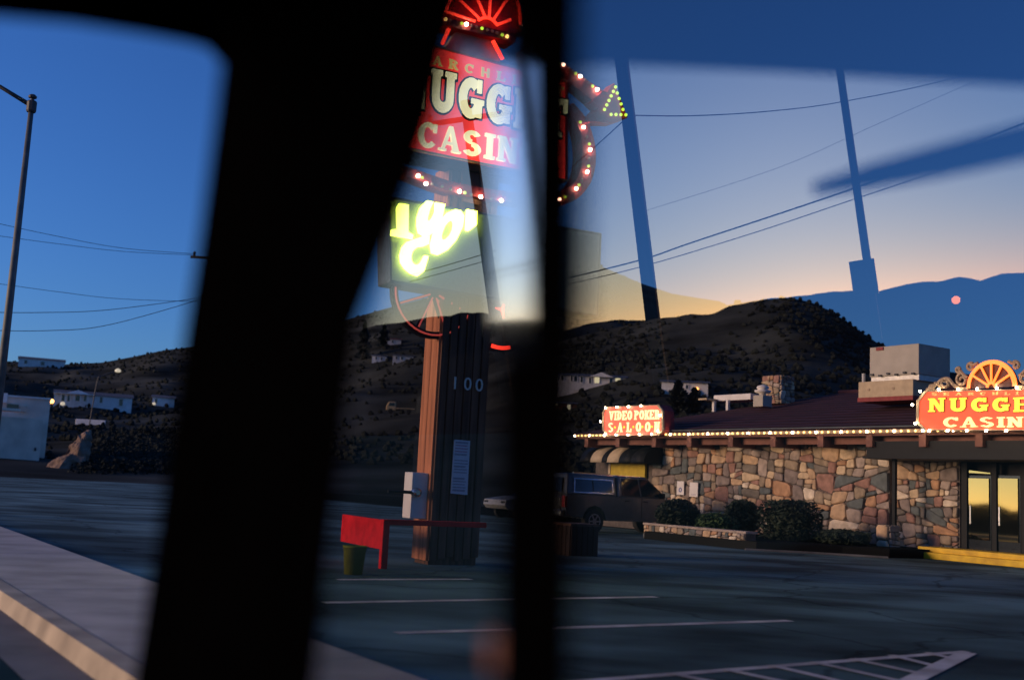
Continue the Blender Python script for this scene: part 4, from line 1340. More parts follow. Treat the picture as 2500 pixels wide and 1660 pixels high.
MB().prism([P(e1, DW-1.0*math.sin(rad(90*k/8)), zb_+(za-zb_)*math.cos(rad(90*k/8))) for k in range(9)]+[P(e1, DW, zb_)], -CF*0.02).build('awning_side', 'blackpaint', aw)
MB().box(P((px_s(1496, DW)+px_s(1580, DW))/2, DW-0.1, (vpl(1540, 1131, DW).z+vpl(1540, 1166, DW).z)/2), (px_s(1496, DW)-px_s(1580, DW), 0.1, vpl(1540, 1131, DW).z-vpl(1540, 1166, DW).z), A_).build('yellow_panel', 'yellowboard', cas)
MB().box(P(px_s(1494, DW), DW-0.12, vpl(1494, 1150, DW).z), (0.12, 0.12, 0.75), A_).build('cream_post', 'cream', cas)
# notices on the stone
for (xa, xb, y0, y1, lb, blue) in ((1654, 1671, 1174, 1207, 'white notice with blue symbol on the stone wall', True), (1685, 1705, 1177, 1212, 'plain white notice on the stone wall right of the blue one', False)):
    s0, s1 = px_s(xa, DW-0.12), px_s(xb, DW-0.12)
    zz0, zz1 = vpl(xa, y1, DW-0.12).z, vpl(xa, y0, DW-0.12).z
    t = thing('wall_notice', P((s0+s1)/2, DW-0.13, zz0), lb, 'notice', 'white notices on the stone wall')
    MB().box(P((s0+s1)/2, DW-0.14, (zz0+zz1)/2), (s0-s1, 0.03, zz1-zz0), A_).build('plate', 'white', t)
    if blue:
        c = P((s0+s1)/2, DW-0.157, zz0+(zz1-zz0)*0.36)
        n_ = 14
        MB().ring([c+CF*math.cos(6.283*k/n_)*0.085+UP*math.sin(6.283*k/n_)*0.085 for k in range(n_)], [c+CF*math.cos(6.283*k/n_)*0.045+UP*math.sin(6.283*k/n_)*0.045 for k in range(n_)], CR*0.004).build('symbol', 'blueink', t)
    else:
        MB().box(P((s0+s1)/2, DW-0.157, zz0+(zz1-zz0)*0.15), ((s0-s1)*0.6, 0.004, 0.03), A_).build('print_line', 'ink', t)
# rooftop plant
def roof_box(name, x0, x1, y0, y1, D, dep, mt, label, cat, parts=()):
    c0, c1 = vpl(x0, y1, D), vpl(x1, y1, D)
    s0, s1 = sd(c0)[0], sd(c1)[0]
    zb, zt = c1.z, vpl(x1, y0, D).z
    t = thing(name, P((s0+s1)/2, D+dep/2, zb), label, cat)
    MB().box(P((s0+s1)/2, D+dep/2, (zb+zt)/2), (s0-s1, dep, zt-zb), A_).build('casing', mt, t, bevel=0.02)
    return t, s0, s1, zb, zt
DA = DE+3.2
t, s0, s1, zb, zt = roof_box('air_conditioner', 2123, 2243, 838, 913, DA, 1.6, 'acgrey', 'big grey rooftop air conditioner on a white curb', 'air conditioner')
MB().box(P((s0+s1)/2, DA+0.8, zb-0.09), (s0-s1-0.06, 1.5, 0.18), A_).build('flashing', 'galv', t)
for k in range(6):
    MB().box(P(s1+(s0-s1)*(k+0.6)/6, DA-0.03, zb+0.02+0.05*(k % 2)), (0.10, 0.08, 0.06), A_).build('tie_down', 'darksteel', t)
c_s0, c_s1 = px_s(2093, DA-0.1), px_s(2228, DA-0.1)
czt, czb = vpl(2160, 929, DA-0.1).z, vpl(2160, 969, DA-0.1).z
MB().box(P((c_s0+c_s1)/2, DA+0.6, (czt+czb)/2), (c_s0-c_s1, 1.4, czt-czb), A_).build('curb', 'cream', t, bevel=0.015)
MB().box(P((c_s0+c_s1)/2, DA+0.6, czb-0.06), (c_s0-c_s1+0.02, 1.45, 0.14), A_).build('red_base', 'redflash', t)
for k in (0.35, 0.8):
    MB().lathe(P(c_s1+(c_s0-c_s1)*k, DA-0.10, (czt+czb)/2), [(0.05, 0), (0.05, 0.02)], axis=-CR, seg=8).build('bolt_cover', 'beige', t)
MB().box(P((s0+s1)/2+(s0-s1)*0.28, DA-0.015, zt-0.07), (0.28, 0.04, 0.1), A_).build('badge', 'redflash', t)
MB().tube([P(px_s(2091, DA), DA+0.3, czb), P(px_s(2091, DA), DA+0.3, vpl(2091, 910, DA).z)], 0.06, 8).build('pipe', 'galv', t)
DCh = DE+6.0
t, s0, s1, zb, zt = roof_box('stone_chimney', 1860, 1903, 915, 985, DCh, 0.8, 'mortar', 'short rubble stone chimney behind the maroon roof', 'chimney')
stones((0, 0, s0-s1, zt-zb), 0.05, 52, P(s1, DCh, zb), CF, UP, -CR, t, th=0.05)
stones((0, 0, 0.8, zt-zb), 0.05, 53, P(s1, DCh, zb), CR, UP, -CF, t, th=0.05)
DV = DE+4.5
t, s0, s1, zb, zt = roof_box('roof_vent', 1838, 1862, 964, 992, DV, 0.5, 'acgrey', 'white turbine roof vent on a grey box near the chimney', 'vent')
vc = P((s0+s1)/2, DV+0.25, zt)
vp_ = 0.30
MB().lathe(vc, [(0.13, 0), (0.13, 0.08), (0.30, 0.12), (0.32, 0.2), (0.16, 0.24), (0.24, 0.28), (0.22, 0.36), (0.05, 0.42)], seg=16).build('turbine', 'white', t, smooth=True)
t, s0, s1, zb, zt = roof_box('roof_hatch', 1742, 1832, 960, 975, DE+5.5, 0.9, 'white', 'long low white roof duct left of the turbine vent', 'duct')
MB().box(P(s0-0.15, DE+5.4, zb-0.22), (0.12, 0.12, 0.46), A_).build('leg', 'white', t)
MB().box(P(s0-0.95, DE+5.4, zb-0.22), (0.12, 0.12, 0.46), A_).build('leg', 'white', t)
MB().box(P(s0+0.02, DE+5.4, zb+0.04), (0.5, 1.0, 0.07), A_).build('lip', 'cream', t)

# ------------------------------------------------------------------ roof signs
def panel_sign(name, outline, D, th, label, face, rim='cream'):
    c = [vpl(x, y, D) for x, y in outline]
    base = min(c, key=lambda p: p.z)
    cx = sum((p for p in c), V((0, 0, 0)))/len(c)
    t = thing(name, V((cx.x, cx.y, base.z)), label, 'sign')
    MB().prism(c, CR*th).build('cabinet', 'signdark', t)
    ins = [p+(cx-p)*0.0 for p in c]
    big = [V(p) for p in c]
    sm = [p+(V((cx.x, cx.y, cx.z))-p).normalized()*0.09 for p in c]
    MB().ring([p-CR*0.05 for p in big], [p-CR*0.05 for p in sm], CR*0.08).build('border', rim, t)
    MB().prism([p-CR*0.022 for p in sm], CR*0.015).build('face', face, t)
    return t, cx
DS = DE-0.42
OUT1 = [(2259, 955), (2240, 979), (2239, 1031), (2257, 1050), (2592, 1051), (2612, 1031), (2612, 974), (2590, 948)]
rs, rc = panel_sign('roof_sign', OUT1, DS, 0.45, 'large red lit casino sign with neon half wheel above the entrance', 'faceO')
def word(t, D, text, x0, x1, ytop, ybot, mt, gap=0.14, off=0.028, depth=0.03, wts=None, outline=None):
    ws = wts or [0.6 if c == 'I' else (0.35 if c in ' ' else 1.0) for c in text]
    tot = sum(ws)
    x = x0
    for c, wt in zip(text, ws):
        cell = (x1-x0)*wt/tot
        if c != ' ':
            xa, xb = x+cell*gap/2, x+cell*(1-gap/2)
            yb_, yt_ = ybot(xa), ytop(xa)
            bl = vpl(xa, yb_, D)-CR*off
            wv = -(vpl(xb, yb_, D)-vpl(xa, yb_, D)).dot(CF)
            hv = vpl(xa, yt_, D).z-bl.z
            if outline:
                glyph(c, bl, -CF, UP, -CR, wv, hv, 'letter_shadow', outline, t, depth=depth*0.4, grow=0.018)
            glyph(c, bl, -CF, UP, -CR, wv, hv, 'letter', mt, t, depth=depth)
        x += cell
word(rs, DS, 'SEARCHLIGHT', 2268, 2584, lambda x: 959-.008*(x-2270), lambda x: 966-.008*(x-2270), 'letterG', gap=0.5, depth=0.012)
word(rs, DS, 'NUGGET', 2264, 2576, lambda x: 973-.012*(x-2270), lambda x: 1006+.0*(x-2270), 'letterY', gap=0.22, outline='redflash')
# the tall first N reaches lower
word(rs, DS, 'CASINO', 2303, 2546, lambda x: 1019-.004*(x-2300), lambda x: 1043, 'letterC', gap=0.12)
def vbulb(kind, x, y, D, par, off=0.10):
    place('bulb', kind, vpl(x, y, D)-CR*off, par)
sb = ball_mesh('sign_bulb', 0.036, 'bulb')
for x, y in ((2252, 956), (2297, 952), (2344, 951), (2391, 950), (2439, 948), (2488, 947), (2536, 946), (2233, 989), (2240, 1034), (2274, 1052), (2319, 1052), (2366, 1052), (2413, 1052), (2462, 1052), (2511, 1052)):
    vbulb(sb, x, y, DS, rs)
# half wheel on top
wc = vpl(2424, 946, DS)
wr = (vpl(2424, 882, DS)-wc).z
hp = lambda a, r, z=0.0: wc-CF*math.cos(a)*r+UP*math.sin(a)*r-CR*z
an = [rad(180*k/28) for k in range(29)]
MB().prism([hp(a, wr*1.02, 0.0) for a in an], CR*0.05).build('wheel_panel', 'panelmauve', rs)
for r_, z_ in ((1.0, 0.06), (0.93, 0.09)):
    MB().tube([hp(a, wr*r_, z_) for a in an], 0.032, 8).build('neon_tube', 'neonhot', rs)
MB().tube([hp(a, wr*0.16, 0.08) for a in an], 0.032, 8).build('neon_tube', 'neonhot', rs)
for dg in (30, 62, 90, 118, 148):
    MB().tube([hp(rad(dg), wr*0.16, 0.07), hp(rad(dg), wr*0.95, 0.07)], 0.030, 8).build('neon_tube', 'neonhot', rs)
def scroll(pts, wd, closed=False):
    path = smooth_path([(*p, 0) for p in pts], 6)
    MB().tube([vpl(p.x, p.y, DS+0.02) for p in path], wd, 6).build('scroll', 'beige', rs)
z4 = lambda x, y: (2100+x/5.905, 840+y/5.905)
def spiral(cx, cy, r, a0, turns, dirn=1, tail=None):
    pts = []
    for k in range(26):
        t_ = k/25
        rr = r*(1-0.8*t_)
        a = a0+dirn*turns*2*math.pi*t_
        pts.append((cx+rr*math.cos(a), cy-rr*math.sin(a)))
    return ([tail] if tail else [])+pts
sc_l = [spiral(2349, 927, 15, rad(100), 1.3, 1), spiral(2309, 936, 14, rad(20), 1.3, 1), spiral(2276, 948, 9, rad(20), 1.1, 1), spiral(2370, 896, 10, rad(60), 1.1, 1), spiral(2341, 902, 8, rad(-60), 1.0, -1)]
lines = [[(2262, 952), (2280, 944), (2300, 926), (2318, 928), (2332, 944), (2350, 950)], [(2340, 898), (2350, 912), (2362, 922)], [(2282, 934), (2292, 940), (2300, 948)], [(2318, 926), (2330, 940), (2346, 948), (2362, 948)], [(2388, 886), (2378, 890), (2366, 888)]]
for p in sc_l+lines:
    scroll(p, 0.045)
    scroll([(2*2424-x+2, y-4+0.0*(x)) for x, y in p], 0.045)
# small sign
OUT2 = [(1481, 993), (1473, 1007), (1473, 1050), (1485, 1064), (1610, 1063), (1621, 1051), (1620, 1002), (1610, 988)]
vs_, vc_ = panel_sign('saloon_sign', OUT2, DE-0.35, 0.5, 'small red lit sign reading video poker saloon above the awning', 'faceP')
D2 = DE-0.35
word(vs_, D2, 'VIDEO POKER', 1488, 1612, lambda x: 1004-.03*(x-1488), lambda x: 1026-.02*(x-1488), 'letterV', gap=0.10, depth=0.02)
word(vs_, D2, 'S A L O O N', 1486, 1612, lambda x: 1032-.02*(x-1488), lambda x: 1055-.01*(x-1488), 'letterV', gap=0.02, depth=0.02, wts=[1 if i % 2 == 0 else .75 for i in range(11)])
dm = ball_mesh('dot', 0.045, 'letterY', 6, 4)
for k in range(5):
    vbulb(dm, 1503+22.5*k, 1043-0.4*k, D2, vs_, 0.03).__class__
for x, y in ((1483, 996), (1511, 994), (1539, 993), (1569, 991), (1471, 1029), (1616, 1014), (1509, 1062), (1538, 1062), (1566, 1061), (1596, 1060), (1482, 1060), (1611, 1053)):
    vbulb(sb, x, y, D2, vs_)

# ------------------------------------------------------------------ vehicles
def pickup(name, pos, fwd, paint, label, cap=True, scale=1.0):
    t = thing(name, pos, label, 'pickup truck')
    f = V(fwd).normalized()
    r = V((f.y, -f.x, 0))                           # right side of the truck
    q = lambda x, y, z: V(pos)+(f*x+r*y+UP*z)*scale
    A = (f, r, UP)
    def ext(prof, y0, y1, nm, mt, bev=0.03, taper=None):
        mb = MB()
        a = [q(x, y0, z) for x, z in prof]
        b = [q(x, y1, z) for x, z in prof]
        n = len(prof)
        mb.add(a+b, [list(range(n)), list(range(2*n-1, n-1, -1))]+[(i, n+i, n+(i+1) % n, (i+1) % n) for i in range(n)])
        return mb.build(nm, mt, t, bevel=bev*scale)
    def arch(cx):
        return [(cx+0.47*math.cos(rad(a)), 0.42+0.47*math.sin(rad(a))) for a in (175, 150, 120, 90, 60, 30, 5)]
    rx, fx = 0.0, 3.55
    lower = [(-1.15, 0.55), (-0.47, 0.5)]+arch(rx)+[(0.5, 0.42), (3.05, 0.42)]+arch(fx)+[(4.15, 0.48), (4.42, 0.55), (4.45, 0.95), (4.35, 1.08), (3.2, 1.18), (2.95, 1.2), (-1.1, 1.2), (-1.18, 1.1)]
    ext(lower, -0.97, 0.97, 'body', paint, 0.05)
    def green(x0, x1, x2, x3, z0, z1, nm):           # a tapered cabin: bottom x0..x1, top x2..x3
        mb = MB()
        vs = [q(x0, -0.94, z0), q(x1, -0.94, z0), q(x1, 0.94, z0), q(x0, 0.94, z0), q(x2, -0.76, z1), q(x3, -0.76, z1), q(x3, 0.76, z1), q(x2, 0.76, z1)]
        mb.add(vs, [(0, 1, 2, 3), (4, 7, 6, 5), (0, 4, 5, 1), (1, 5, 6, 2), (2, 6, 7, 3), (3, 7, 4, 0)])
        return mb.build(nm, paint, t, bevel=0.06*scale)
    green(0.95, 3.05, 1.05, 2.25, 1.19, 1.90, 'cab')
    def side_win(x0, x1, x2, x3, z0, z1, nm, mt):
        for s_ in (-1, 1):
            y0, y1 = 0.945-0.18*(z0-1.19)/0.71+0.004, 0.945-0.18*(z1-1.19)/0.71+0.004
            MB().prism([q(x0, s_*y0, z0), q(x1, s_*y0, z0), q(x3, s_*y1, z1), q(x2, s_*y1, z1)], r*s_*0.012).build(nm, mt, t)
    side_win(1.12, 1.90, 1.18, 1.86, 1.25, 1.80, 'side_window', 'carglass')
    side_win(1.98, 2.95, 1.94, 2.28, 1.25, 1.80, 'side_window', 'carglass')
    MB().prism([q(3.06, -0.84, 1.25), q(3.06, 0.84, 1.25), q(2.31, 0.70, 1.84), q(2.31, -0.70, 1.84)], f*0.03+UP*0.02).build('windscreen', 'carglass', t)
    if cap:
        green(-1.12, 0.92, -1.0, 0.94, 1.19, 1.88, 'canopy')
        for s_ in (-1, 1):
            cw_ = lambda x, z: q(x, s_*(0.952-0.18*(z-1.19)/0.71), z)
            fr = [cw_(-0.85, 1.27), cw_(0.78, 1.27), cw_(0.80, 1.74), cw_(-0.78, 1.74)]
            pn_ = [cw_(-0.78, 1.31), cw_(0.72, 1.31), cw_(0.74, 1.70), cw_(-0.72, 1.70)]
            MB().ring(fr, pn_, r*s_*0.02).build('window_frame', 'chrome', t)
            MB().prism(pn_, r*s_*0.008).build('canopy_window', 'capglass', t)
            MB().prism([cw_(-0.05, 1.31), cw_(-0.02, 1.31), cw_(-0.02, 1.70), cw_(-0.05, 1.70)], r*s_*0.02).build('window_divider', 'blackpaint', t)
        MB().prism([q(-1.13, -0.7, 1.28), q(-1.13, 0.7, 1.28), q(-1.06, 0.62, 1.74), q(-1.06, -0.62, 1.74)], -f*0.02).build('rear_window', 'carglass', t)
        MB().box(q(0.1, 0.6, 1.90), (1.5*scale, 0.05*scale, 0.05*scale), A).build('roof_rack_bar', 'chrome', t)
    else:
        MB().box(q(-0.1, 0, 1.19), (1.9*scale, 1.6*scale, 0.05*scale), A).build('bed_floor', 'blackpaint', t)
    for x in (rx, fx):
        for s_ in (-1, 1):
            c = q(x, s_*0.74, 0.39)
            wh = MB().lathe(c, [(0.25*scale, 0), (0.37*scale, 0.01*scale), (0.39*scale, 0.05*scale), (0.39*scale, 0.2*scale), (0.37*scale, 0.24*scale), (0.25*scale, 0.25*scale)], axis=r*s_, seg=22).build('wheel', 'tyre', t)
            MB().lathe(c+r*s_*0.235*scale, [(0.25*scale, 0), (0.24*scale, 0.02*scale), (0.09*scale, 0.0), (0.07*scale, 0.03*scale)], axis=r*s_, seg=22).build('rim', 'rim', wh)
            for k in range(6):
                a = 6.283*k/6
                d = f*math.cos(a)+UP*math.sin(a)
                MB().box(c+d*0.155*scale+r*s_*0.255*scale, (0.18*scale, 0.03*scale, 0.045*scale), (d, r, d.cross(r))).build('spoke', 'rim', wh)
    MB().box(q(-1.25, 0, 0.62), (0.16*scale, 1.86*scale, 0.2*scale), A).build('rear_bumper', 'chrome', t, bevel=0.02)
    MB().box(q(4.5, 0, 0.62), (0.16*scale, 1.9*scale, 0.24*scale), A).build('front_bumper', 'chrome', t, bevel=0.03)
    for s_ in (-1, 1):
        MB().box(q(-1.16, s_*0.89, 0.98), (0.1*scale, 0.17*scale, 0.36*scale), A).build('tail_light', 'tail', t, bevel=0.015)
        MB().box(q(4.42, s_*0.76, 0.92), (0.1*scale, 0.36*scale, 0.2*scale), A).build('headlight', 'chrome', t, bevel=0.02)
        MB().box(q(2.72, s_*1.08, 1.30), (0.10*scale, 0.22*scale, 0.17*scale), A).build('mirror', 'blackpaint', t, bevel=0.02)
        for x in (1.32, 2.1):
            MB().box(q(x, s_*0.985, 1.08), (0.16*scale, 0.03*scale, 0.035*scale), A).build('door_handle', 'blackpaint', t)
        MB().box(q(1.95, s_*0.972, 0.85), (0.012*scale, 0.012*scale, 0.66*scale), A).build('door_seam', 'blackpaint', t)
    MB().box(q(-1.18, 0, 0.92), (0.03*scale, 1.4*scale, 0.4*scale), A).build('tailgate', paint, t, bevel=0.01)
    return t
wp = gnd(1446, 1302)
ws_, wd_ = sd(wp)
pickup('pickup_truck', P(ws_+0.9, wd_, 0.0), CR, 'carpaint', 'dark grey pickup with glazed canopy parked nose towards the casino')
def flatbed(pos, fwd, paint, label):
    t = thing('flatbed_truck', pos, label, 'truck')
    f = V(fwd).normalized()
    r = V((f.y, -f.x, 0))
    q = lambda x, y, z: V(pos)+f*x+r*y+UP*z
    A = (f, r, UP)
    MB().prism([q(0, -0.95, 0.55), q(1.75, -0.95, 0.55), q(1.75, -0.95, 1.25), q(1.35, -0.95, 2.05), q(0.05, -0.95, 2.05)], r*1.9).build('cab', paint, t, bevel=0.12)
    for s_ in (-1, 1):
        MB().prism([q(0.3, s_*0.955, 1.3), q(1.35, s_*0.955, 1.3), q(1.15, s_*0.955, 1.85), q(0.3, s_*0.955, 1.85)], r*s_*0.02).build('side_window', 'carglass', t)
    MB().prism([q(1.76, -0.8, 1.3), q(1.76, 0.8, 1.3), q(1.42, 0.8, 1.95), q(1.42, -0.8, 1.95)], f*0.02).build('windscreen', 'carglass', t)
    MB().box(q(-1.7, 0, 0.95), (3.3, 2.0, 0.16), A).build('bed', paint, t, bevel=0.02)
    MB().box(q(-0.1, 0, 1.35), (0.08, 1.9, 0.7), A).build('headboard', 'darksteel', t)
    for x in (0.95, -2.3):
        for s_ in (-1, 1):
            wh = MB().lathe(q(x, s_*0.72, 0.42), [(0.24, 0), (0.4, 0.02), (0.42, 0.06), (0.42, 0.2), (0.4, 0.24), (0.24, 0.25)], axis=r*s_, seg=18).build('wheel', 'tyre', t)
            MB().lathe(q(x, s_*0.95, 0.42), [(0.24, 0), (0.2, 0.02), (0.06, 0.0)], axis=r*s_, seg=18).build('rim', 'rim', wh)
yp = HB.hit(985, 1026)
yk = V((yp.y, -yp.x, 0)).normalized()
flatbed(yp+UP*1.0-yk*0.1-V((yp.x, yp.y, 0)).normalized()*1.5, -yk, 'caryellow', 'cream yellow flatbed truck parked on the slope left of the sign column')
# pale car seen behind the dividing bar
def sedan(pos, fwd, paint, label):
    t = thing('parked_car', pos, label, 'car')
    f = V(fwd).normalized()
    r = V((f.y, -f.x, 0))
    q = lambda x, y, z: V(pos)+f*x+r*y+UP*z
    def arch(cx):
        return [(cx+0.38*math.cos(rad(a)), 0.34+0.38*math.sin(rad(a))) for a in (175, 145, 115, 90, 65, 35, 5)]
    low = [(-0.85, 0.42), (-0.40, 0.36)]+arch(0)+[(0.4, 0.3), (2.25, 0.3)]+arch(2.65)+[(3.35, 0.4), (3.5, 0.55), (3.45, 0.78), (2.4, 0.95), (-0.3, 1.0), (-0.85, 0.96), (-0.95, 0.7)]
    mb = MB()
    n = len(low)
    mb.add([q(x, -0.86, z) for x, z in low]+[q(x, 0.86, z) for x, z in low], [list(range(n)), list(range(2*n-1, n-1, -1))]+[(i, n+i, n+(i+1) % n, (i+1) % n) for i in range(n)])
    mb.build('body', paint, t, bevel=0.06)
    MB().add([q(-0.35, -0.82, .98), q(2.2, -0.82, .95), q(2.2, .82, .95), q(-0.35, .82, .98), q(0.25, -0.6, 1.45), q(1.4, -0.6, 1.45), q(1.4, .6, 1.45), q(0.25, .6, 1.45)],
             [(0, 1, 2, 3), (4, 7, 6, 5), (0, 4, 5, 1), (1, 5, 6, 2), (2, 6, 7, 3), (3, 7, 4, 0)]).build('cabin', 'carglass', t, bevel=0.05)
    MB().box(q(0.82, 0, 1.46), (1.2, 1.2, 0.04), (f, r, UP)).build('roof', paint, t, bevel=0.015)
    for x in (0, 2.65):
        for s_ in (-1, 1):
            c = q(x, s_*0.66, 0.32)
            wh = MB().lathe(c, [(0.2, 0), (0.31, 0.01), (0.32, 0.05), (0.32, 0.17), (0.3, 0.2), (0.2, 0.21)], axis=r*s_, seg=18).build('wheel', 'tyre', t)
            MB().lathe(c+r*s_*0.2, [(0.2, 0), (0.19, 0.02), (0.05, 0.005)], axis=r*s_, seg=18).build('rim', 'rim', wh)
    for s_ in (-1, 1):
        MB().box(q(-0.92, s_*0.7, 0.78), (0.06, 0.26, 0.14), (f, r, UP)).build('tail_light', 'tail', t)
        MB().box(q(3.44, s_*0.65, 0.66), (0.08, 0.3, 0.12), (f, r, UP)).build('headlight', 'capglass', t)
cp = gnd(1214, 1264)
sedan(V((cp.x, cp.y, 0))+CR*3.3, -CR, 'carwhite', 'pale parked car mostly hidden behind the dark window bar')

# ------------------------------------------------------------------ the van one looks out of
TAU = rad(6.5)
LAT = 0.45                                          # from the eye to the side glass
GN = -CR*math.cos(TAU)-UP*math.sin(TAU)             # inward normal of the side glass
GU = UP*math.cos(TAU)-CR*math.sin(TAU)              # up along the glass
GP = CAM+CR*LAT
def gl(x, y, off=0.0):
    return plane_hit(x, y, GP+GN*off, GN)
def gpt(a, b, off=0.0):
    return GP+CF*a+GU*b+GN*off
def refl(x, y, dist):
    h = gl(x, y)
    d = ray(x, y)
    r = d-2*d.dot(GN)*GN
    return h+r*dist
def refl_z(x, y, hd):
    """point on the mirrored ray at the horizontal distance hd from the eye"""
    h = gl(x, y)
    d = ray(x, y)
    r = d-2*d.dot(GN)*GN
    hl = math.hypot(r.x, r.y)
    return h+r*(hd/hl)
van = thing('van', P(0.2, -0.35, 0.0), 'dark van interior framing the view with black pillars and side windows', 'van')
# windscreen pillar
PL = [(560, -200), (548, 60), (545, 110), (505, 450), (452, 800), (392, 1250), (328, 1660), (285, 1950)]
PR = [(1180, -200), (1136, 0), (1104, 118), (1050, 368), (972, 560), (876, 800), (818, 1260), (772, 1660), (735, 1950)]
def on_pillar(px, py, back=0.0, lat=LAT-0.02):
    d = ray(px, py)
    return d
ys = [-200, 0, 60, 130, 300, 560, 800, 1030, 1260, 1460, 1660, 1950]
xl = lambda y: lerp([(b, a) for a, b in PL], y)
xr = lambda y: lerp([(b, a) for a, b in PR], y)
vs, fs = [], []
for y in ys:
    b = gl(xr(y), y, 0.003)
    dl = ray(xl(y), y)
    a = gl(xl(y), y, 0.03)
    out = (CR*0.10+CF*0.03)
    mid = (a*0.3+b*0.7)-(a+b-2*CAM).normalized()*0.006
    vs += [a, mid, b, b+(b-CAM).normalized()*0.04, a+(a-CAM).normalized()*0.06+CR*0.04]
n = 5
for i in range(len(ys)-1):
    for k in range(n):
        fs.append((i*n+k, i*n+(k+1) % n, (i+1)*n+(k+1) % n, (i+1)*n+k))
fs.append(list(range(n)))
fs.append([(len(ys)-1)*n+k for k in range(n)])
MB().add(vs, fs).build('windscreen_pillar', 'black', van)
# window divider and its bright trim
def bar(xa, xb, y0, y1, off0, off1, nm, mt):
    pl = [gl(xa(y0), y0, off0), gl(xb(y0), y0, off0), gl(xb(y1), y1, off0), gl(xa(y1), y1, off0)]
    q = [p+(p-CAM).normalized()*off1 for p in pl]
    return MB().add(pl+q, [(0, 1, 2, 3), (7, 6, 5, 4), (0, 4, 5, 1), (1, 5, 6, 2), (2, 6, 7, 3), (3, 7, 4, 0)]).build(nm, mt, van)
bar(lambda y: 1284-0.004*y, lambda y: 1424-0.016*y, -260, 1950, 0.004, 0.03, 'window_divider', 'black')
tq = [gl(1228, -260, 0.0036), gl(1297, -260, 0.002), gl(1293, 868, 0.002), gl(1223, 868, 0.0036)]
tb = [p+(p-CAM).normalized()*0.003 for p in tq]
MB().add(tq+tb, [(0, 1, 2, 3), (7, 6, 5, 4), (0, 4, 5, 1), (1, 5, 6, 2), (2, 6, 7, 3), (3, 7, 4, 0)]).build('divider_trim', 'trim', van)
bar(lambda y: 1222-0.006*y, lambda y: 1300-0.004*y, 868, 1950, 0.002, 0.012, 'divider_dark_strip', 'black')  # black strip added for the dark reflection in the trim's lower part
bar(lambda y: 1060, lambda y: 1330, -300, 22, 0.006, 0.03, 'quarter_window_frame', 'black')
# side glass
bq = [gl(1130, -220), gl(1262, -220), gl(1255, 1950), gl(700, 1950)]
MB().add(bq, [(0, 1, 2, 3)]).build('quarter_window', 'pane', van, fix=False)
a1_ = (gl(1340, 800)-GP).dot(CF)
MB().add([gpt(a1_, -0.42), gpt(-0.55, -0.42), gpt(-0.55, 0.50), gpt(a1_, 0.50)], [(0, 1, 2, 3)]).build('door_window', 'pane', van, fix=False)
# header over the windscreen and roof lining (cut where the mirrored sky ends)
HD = 1.38
hdr = [(-420, -40), (0, 8), (200, 26), (380, 55), (490, 76), (536, 90), (572, 130)]
hp_ = [CAM+ray(x, y)*(HD/ray(x, y).dot(CF)) for x, y in hdr]
hz = [p+UP*0.42 for p in hp_]
mb = MB()
nn_ = len(hp_)
v_ = hp_+hz+[p+CF*0.05 for p in hp_]+[p+CF*0.05 for p in hz]
ff = []
for i in range(nn_-1):
    ff += [(i, i+1, nn_+i+1, nn_+i), (2*nn_+i, 3*nn_+i, 3*nn_+i+1, 2*nn_+i+1), (i, 2*nn_+i, 2*nn_+i+1, i+1)]
mb.add(v_, ff).build('windscreen_header', 'liner', van)
edge = [(1240, 150, 0.80), (1370, 158, 0.95), (1600, 165, 1.15), (1900, 178, 1.35), (2200, 195, 1.48), (2500, 212, 1.56), (2900, 240, 1.65)]
ep = [refl(*e) for e in edge]
zr = max(p.z for p in ep)+0.10
mb = MB()
ne = len(ep)
inner = [V((p.x, p.y, p.z+0.05))+CR*0.25 for p in ep]
inner2 = [P(sd(p)[0], -0.15, 2.12) for p in ep]
mb.add(ep+inner+inner2, [(i, i+1, ne+i+1, ne+i) for i in range(ne-1)]+[(ne+i, ne+i+1, 2*ne+i+1, 2*ne+i) for i in range(ne-1)])
mb.add(ep+[p+UP*0.22 for p in ep], [(i, i+1, ne+i+1, ne+i) for i in range(ne-1)])
mb.build('roof_lining', 'liner', van)
print('header z', [round(p.z, 2) for p in hp_], 'edge', [tuple(round(c, 2) for c in (*sd(p), p.z)) for p in ep])
mb = MB()
mb.box(P(-0.6, -0.35, 2.2), (4.2, 1.9, 0.06), (CF, CR, UP)).build('roof', 'black', van)
# slim visor arm, seen mirrored in the side glass
vp = [refl(1985, 462, 1.25), refl(2120, 432, 1.28), refl(2300, 392, 1.32), refl(2620, 318, 1.38)]
MB().tube(vp, [0.010, 0.020, 0.026, 0.030], 8).build('visor_arm', 'black', van)
# windscreen, dash, doors, driver's window, seat
WS = [P(1.75, 0.34, 1.0), P(1.75, -1.05, 1.0), P(1.28, -0.98, 2.1), P(1.28, 0.30, 2.1)]
MB().add(WS, [(0, 1, 2, 3)]).build('windscreen', 'clear', van, fix=False)
MB().box(P(1.45, -0.36, 0.80), (0.7, 1.42, 0.30), (CF, CR, UP)).build('dashboard', 'black', van, bevel=0.04)
MB().box(P(0.1, LAT+0.09, 0.62), (2.2, 0.06, 0.62), (CF, CR, UP)).build('passenger_door', 'black', van, bevel=0.02)
MB().box(P(0.1, -1.22, 0.62), (2.2, 0.08, 0.66), (CF, CR, UP)).build('driver_door', 'black', van, bevel=0.02)
MB().add([P(1.05, -1.20, 0.95), P(-0.6, -1.20, 0.95), P(-0.6, -1.12, 2.0), P(1.05, -1.12, 2.0)], [(0, 1, 2, 3)]).build('driver_window', 'clear', van, fix=False)
MB().box(P(-0.1, -0.35, 0.35), (3.4, 1.75, 0.06), (CF, CR, UP)).build('floor', 'black', van)
